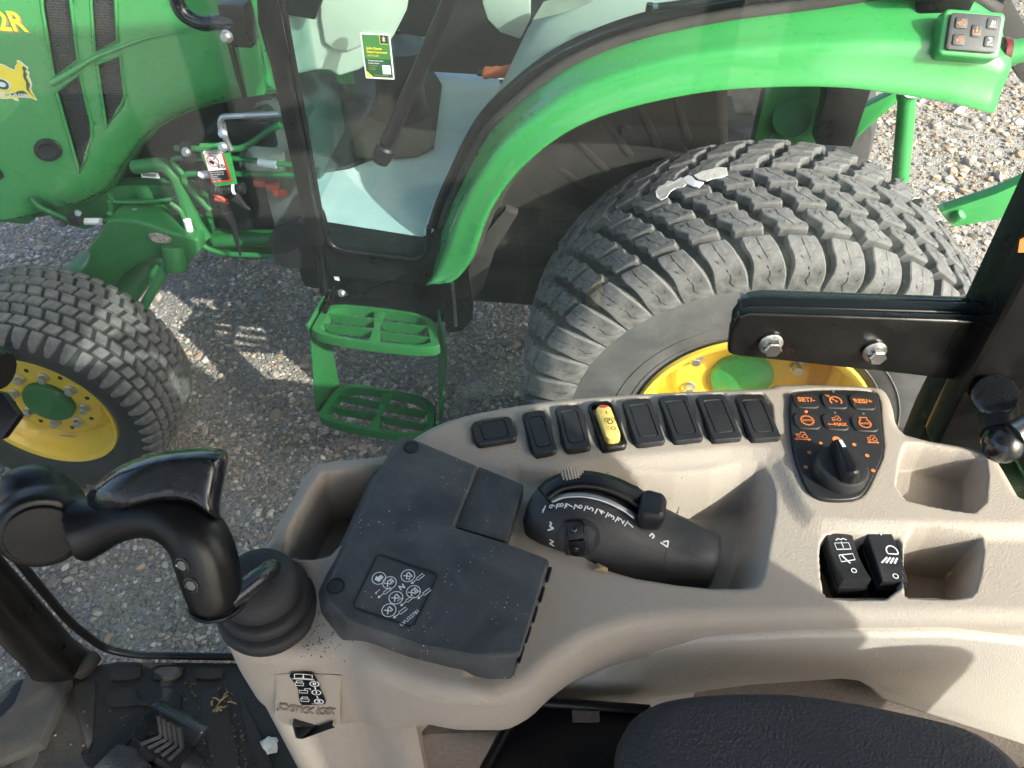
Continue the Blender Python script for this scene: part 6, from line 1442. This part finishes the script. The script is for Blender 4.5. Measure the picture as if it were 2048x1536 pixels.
btop = bc+axb*.040+Vector((-.002, .004, 0))
tube('shaft', [btop-Vector((0, 0, .01)), PD(547, 1136, .506), PD(522, 1152, .492), PD(455, 1206, .472)], .0066, 'black_gloss', J, 16, corner=.01)
# grip: lofted spine (u, v, depth, radius across, radius deep)
def spine(name, S, m, sub=5, n=20, par=J, up=None):
    P = smooth_path([PD(u, v, d) for u, v, d, a, b in S], sub); Ra = smooth_path([(a, b, 0) for u, v, d, a, b in S], sub); bm = bmesh.new(); rings = []
    for i, p in enumerate(P):
        t = (P[min(i+1, len(P)-1)]-P[max(i-1, 0)]).normalized(); side = fw.cross(t).normalized(); deep = t.cross(side)
        rings.append([p+side*math.cos(a)*Ra[i].x+deep*math.sin(a)*Ra[i].y for a in [2*math.pi*k/n for k in range(n)]])
    a_ringloft(bm, rings); return from_bm(name, bm, m, par, 75)
G = [(434, 1206, .478, .0150, .0150), (431, 1192, .476, .0165, .0165), (421, 1155, .473, .0180, .0175), (411, 1115, .470, .0185, .0180), (395, 1076, .468, .0180, .0185), (365, 1046, .468, .0170, .0180), (320, 1031, .470, .0148, .0165), (272, 1032, .472, .0135, .0155), (225, 1042, .474, .0145, .0160), (188, 1052, .475, .0180, .0180), (160, 1058, .475, .0210, .0200)]
# union of the grip volumes, remeshed into one skin
parts = [spine('g', G, 'black_clean')]
hc = PD(85, 1045, .474); hn = (cC-hc).normalized(); hn = (hn+cR*-.05-cU*.55).normalized()
bm = bmesh.new(); a_lathe(bm, [(.020, -.022), (.0238, -.018), (.0252, -.008), (.0258, .006), (.0252, .012), (.0235, .0148), (.0195, .0152)], hc-hn*.002, hn, 40); bm.transform(Matrix.Identity(4)); parts.append(from_bm('g', bm, 'black_clean', J, 75))
bm = bmesh.new(); tc_ = PD(72, 985, .480); bmesh.ops.create_uvsphere(bm, u_segments=28, v_segments=18, radius=1)
Mx = Matrix(((cR.x, cU.x, fw.x, tc_.x), (cR.y, cU.y, fw.y, tc_.y), (cR.z, cU.z, fw.z, tc_.z), (0, 0, 0, 1))) @ Matrix.Rotation(R(-14), 4, 'Z') @ Matrix.Diagonal((.0215, .0175, .019, 1)); bm.transform(Mx); parts.append(from_bm('g', bm, 'black_clean', J, 75))
def fuse(name, parts, voxel, smooth_it, m, par):
    bm = bmesh.new()
    for p in parts:
        bm.from_mesh(p.data)
    me = bpy.data.meshes.new('u'); bm.to_mesh(me); bm.free(); o = bpy.data.objects.new('u', me); COL.objects.link(o)
    r_ = o.modifiers.new('r', 'REMESH'); r_.mode = 'VOXEL'; r_.voxel_size = voxel; r_.adaptivity = 0
    s_ = o.modifiers.new('s', 'SMOOTH'); s_.factor = .5; s_.iterations = smooth_it
    dg = bpy.context.evaluated_depsgraph_get(); me2 = bpy.data.meshes.new_from_object(o.evaluated_get(dg)); bpy.data.objects.remove(o)
    for p in parts: bpy.data.objects.remove(p)
    me2.name = name; me2.materials.clear(); me2.shade_smooth(); return obj(name, me2, m, par)
GR = fuse('grip', parts, .0013, 14, 'black_clean', J)
# glossy hand shell on top
def blob(pts, d0, d1, k=2):
    P = chaikin([(u, v, 0) for u, v in pts], k); bm = bmesh.new(); c = sum(P, Vector())/len(P)
    rings = []
    for t, s_ in ((0, .72), (.12, .90), (.35, 1), (.7, 1), (.9, .88), (1, .7)): rings.append([PD(c.x+(p.x-c.x)*s_, c.y+(p.y-c.y)*s_, d0+(d1-d0)*t) for p in P])
    a_ringloft(bm, rings); return from_bm('g', bm, 'black_gloss', J, 75)
sp1 = blob([(160, 1003), (196, 962), (245, 926), (310, 905), (380, 896), (436, 895), (458, 900), (456, 922), (450, 960), (440, 1005), (444, 1050), (420, 1030), (380, 1005), (330, 1000), (270, 1012), (215, 1026)], .448, .492)
fuse('hand_shell', [sp1], .0014, 22, 'black_gloss', J)
# round end cap on the head
p = hc+hn*.0135; bm = bmesh.new(); a_lathe(bm, [(.0196, -.002), (.0196, .0012), (.0188, .0020), (.006, .0026)], p, hn, 40); from_bm('end_cap', bm, 'black_clean', J, 40)
gb = bvh_of(GR)
for u, v in ((364, 1131), (382, 1171)):
    d = ray(u, v).normalized(); h = gb.ray_cast(cC, d)
    if h[0]:
        n = h[1] if h[1].dot(d) < 0 else -h[1]; bm = bmesh.new(); a_lathe(bm, [(.0050, -.0008), (.0050, .0003), (.0042, .0006), (.0036, -.0002)], h[0], n, 20); from_bm('screw_recess', bm, 'black_gloss', J, 40); bm = bmesh.new(); a_lathe(bm, [(.0034, 0), (.0034, .0004), (.0016, .0008)], h[0], n, 6); from_bm('grip_screw', bm, 'engine_grey', J, 40)
bm = bmesh.new(); a_tube(bm, [PD(436, 1206, .478)+(cR*math.cos(a)*.9+(fw*.65+cU*.3)*math.sin(a)).normalized()*.0160 for a in [2*math.pi*i/28 for i in range(29)]], .0016, 8); from_bm('grip_collar', bm, 'black_clean', J, 60)

# ================================================================ SEAT
ST = empty('operator_seat', (.25, .05, FZ)); tag(ST, 'operator seat with grained black armrest and side tray beside the console', 'seat'); ST.location = (0, 0, 0)
ar = [(1238, 1560), (1236, 1490), (1248, 1440), (1285, 1404), (1350, 1386), (1470, 1377), (1600, 1380), (1740, 1402), (1880, 1432), (1960, 1452), (2030, 1492), (2090, 1560), (2090, 1900), (1260, 1900)]
zz = 1.475; P = [PZ(p.x, p.y, zz) for p in chaikin([(u, v, 0) for u, v in ar], 2)]; c = sum(P, Vector())/len(P); bm = bmesh.new()
rings = []
for dz, k in ((-.070, .93), (-.055, .985), (-.030, 1.0), (-.012, .985), (-.004, .955), (.002, .89), (.004, .78), (.005, .5)): rings.append([Vector((c.x+(p.x-c.x)*k, c.y+(p.y-c.y)*k, zz+dz)) for p in P])
a_ringloft(bm, rings); from_bm('armrest', bm, 'leather_black', ST, 60)
# side tray below the armrest
zt = 1.395
t1 = [(958, 1560), (1030, 1425), (1045, 1408), (1075, 1404), (1250, 1416), (1300, 1420), (1300, 1560)]
P = [PZ(u, v, zt) for u, v in t1]; c = sum(P, Vector())/len(P); bm = bmesh.new(); a_prism(bm, P, (0, 0, -.02)); from_bm('tray', bm, 'black_clean', ST, 30, .003)
for a, b in zip(t1[:5], t1[1:6]):
    A, B = PZ(*a, zt+.004), PZ(*b, zt+.004); tube('tray_lip', [A, B], .004, 'black_clean', ST, 8, smooth=False)
bm = bmesh.new(); a_box(bm, (.25, -.12, 1.22), (.50, .46, .16)); from_bm('seat_cushion', bm, 'leather_black', ST, 40, .05, 4)
bm = bmesh.new(); a_box(bm, (.50, -.14, 1.58), (.12, .30, .68)); from_bm('seat_back', bm, 'leather_black', ST, 40, .05, 4)  # out of view; height, width and offset shaped for its shadow on the console
bm = bmesh.new(); a_box(bm, (.505, -.14, 1.44), (.11, .45, .42)); from_bm('bolster_sun_block', bm, 'leather_black', ST, 40, .05, 4)  # unseen block added to widen the seat's shadow on the side panel
bm = bmesh.new(); a_box(bm, (.52, -.14, 1.98), (.09, .28, .18)); from_bm('headrest_sun_block', bm, 'leather_black', ST, 40, .035, 4)  # unseen, added so the seat shades more of the console
boxo('seat_pedestal', (.27, -.12, 1.02), (.34, .30, .24), 'black_plastic', ST, .02)
# ================================================================ SMALL DEBRIS
p = PZ(1200, 1140, Z0-.006); o = from_vf('dry_crumb', [p+Vector(q) for q in ((-.005, 0, 0), (.006, -.003, 0), (.003, .003, 0), (-.002, .004, .003), (0, -.001, .005), (.005, 0, .003))], [(0, 1, 4), (1, 5, 4), (5, 2, 3), (3, 0, 4), (4, 5, 3), (0, 2, 1), (0, 3, 2), (1, 2, 5)], 'wood_crumb', None, 0); tag(o, 'tan dry crumb lying against the throttle housing', 'crumb')
p = PZ(540, 1493, FZ+.004); bm = bmesh.new(); bmesh.ops.create_icosphere(bm, subdivisions=2, radius=.012)
for v in bm.verts: v.co *= random.uniform(.6, 1.25); v.co.z *= .5
bm.transform(Matrix.Translation(p+Vector((0, 0, .004)))); o = from_bm('paper_scrap', bm, 'paper', None, 0); tag(o, 'crumpled white paper scrap on the floor beside the console', 'litter')
p = PZ(440, 1412, FZ+.004); bm = bmesh.new()
for i in range(9): a = Vector((random.uniform(-.012, .012), random.uniform(-.008, .008), .002)); b = a+Vector((random.uniform(-.015, .015), random.uniform(-.015, .015), random.uniform(0, .006))); a_tube(bm, [p+a, p+(a+b)/2+Vector((0, 0, .004)), p+b], .0011, 5)
o = from_bm('straw_tuft', bm, 'wood_crumb', None, 40); tag(o, 'small tuft of dry straw on the rubber floor mat', 'straw')

# dirt that has collected on the console end and on the floor
def grains(name, pts, m, label, cat, rs):
    bm = bmesh.new()
    for p, r_ in pts:
        q = bmesh.ops.create_icosphere(bm, subdivisions=1, radius=r_)
        for v in q['verts']: v.co = Vector((v.co.x*random.uniform(.6, 1.5), v.co.y*random.uniform(.6, 1.5), v.co.z*random.uniform(.4, .9)))+p
    o = from_bm(name, bm, m, None, 0); tag(o, label, cat, kind='stuff'); return o
top_v = bvh_of(TOP); pts = []
for i in range(90):
    u = random.gauss(640, 28); v = random.gauss(1268, 26)
    d = ray(u, v).normalized(); h = top_v.ray_cast(cC, d)
    if h[0]: pts.append((h[0]+Vector((0, 0, .0003)), random.uniform(.0002, .0006)))
for i in range(30):
    u = random.uniform(1190, 1480); v = random.gauss(1010+.35*(u-1190)*.3, 40); d = ray(u, v).normalized(); h = top_v.ray_cast(cC, d)
    if h[0]: pts.append((h[0]+Vector((0, 0, .0003)), random.uniform(.0003, .0007)))
grains('dirt_grains', pts, 'brown_mat', 'dark dirt grains scattered on the beige console around the boot', 'dirt', 0)
pts = []
for i in range(380):
    v = random.uniform(1340, 1560); u = random.choice((random.gauss(452+.28*(v-1380), 9), random.gauss(381+.2*(v-1380), 9), random.gauss(300, 120))); p = PZ(u, v, FZ+.0035); pts.append((p, .0003+.0019*random.random()**3))
grains('floor_crumbs', pts, 'crumb_dark', 'brown dirt crumbs strewn over the black rubber floor', 'dirt', 0)
# control stalk of the own steering column, cut by the left picture edge
bm = bmesh.new(); a_tube(bm, [PD(-120, 700, .66), PD(-40, 730, .66), PD(8, 742, .66)], .02, 14, rfun=lambda t: .016+.006*math.sin(math.pi*t)); from_bm('steering_stalk', bm, 'black_clean', CAB, 60)
slab('stalk_guard', [PD(u, v, .68) for u, v in [(-120, 760), (5, 785), (38, 832), (4, 878), (-120, 900)]], fw*.01, 'black_clean', CAB, .003)
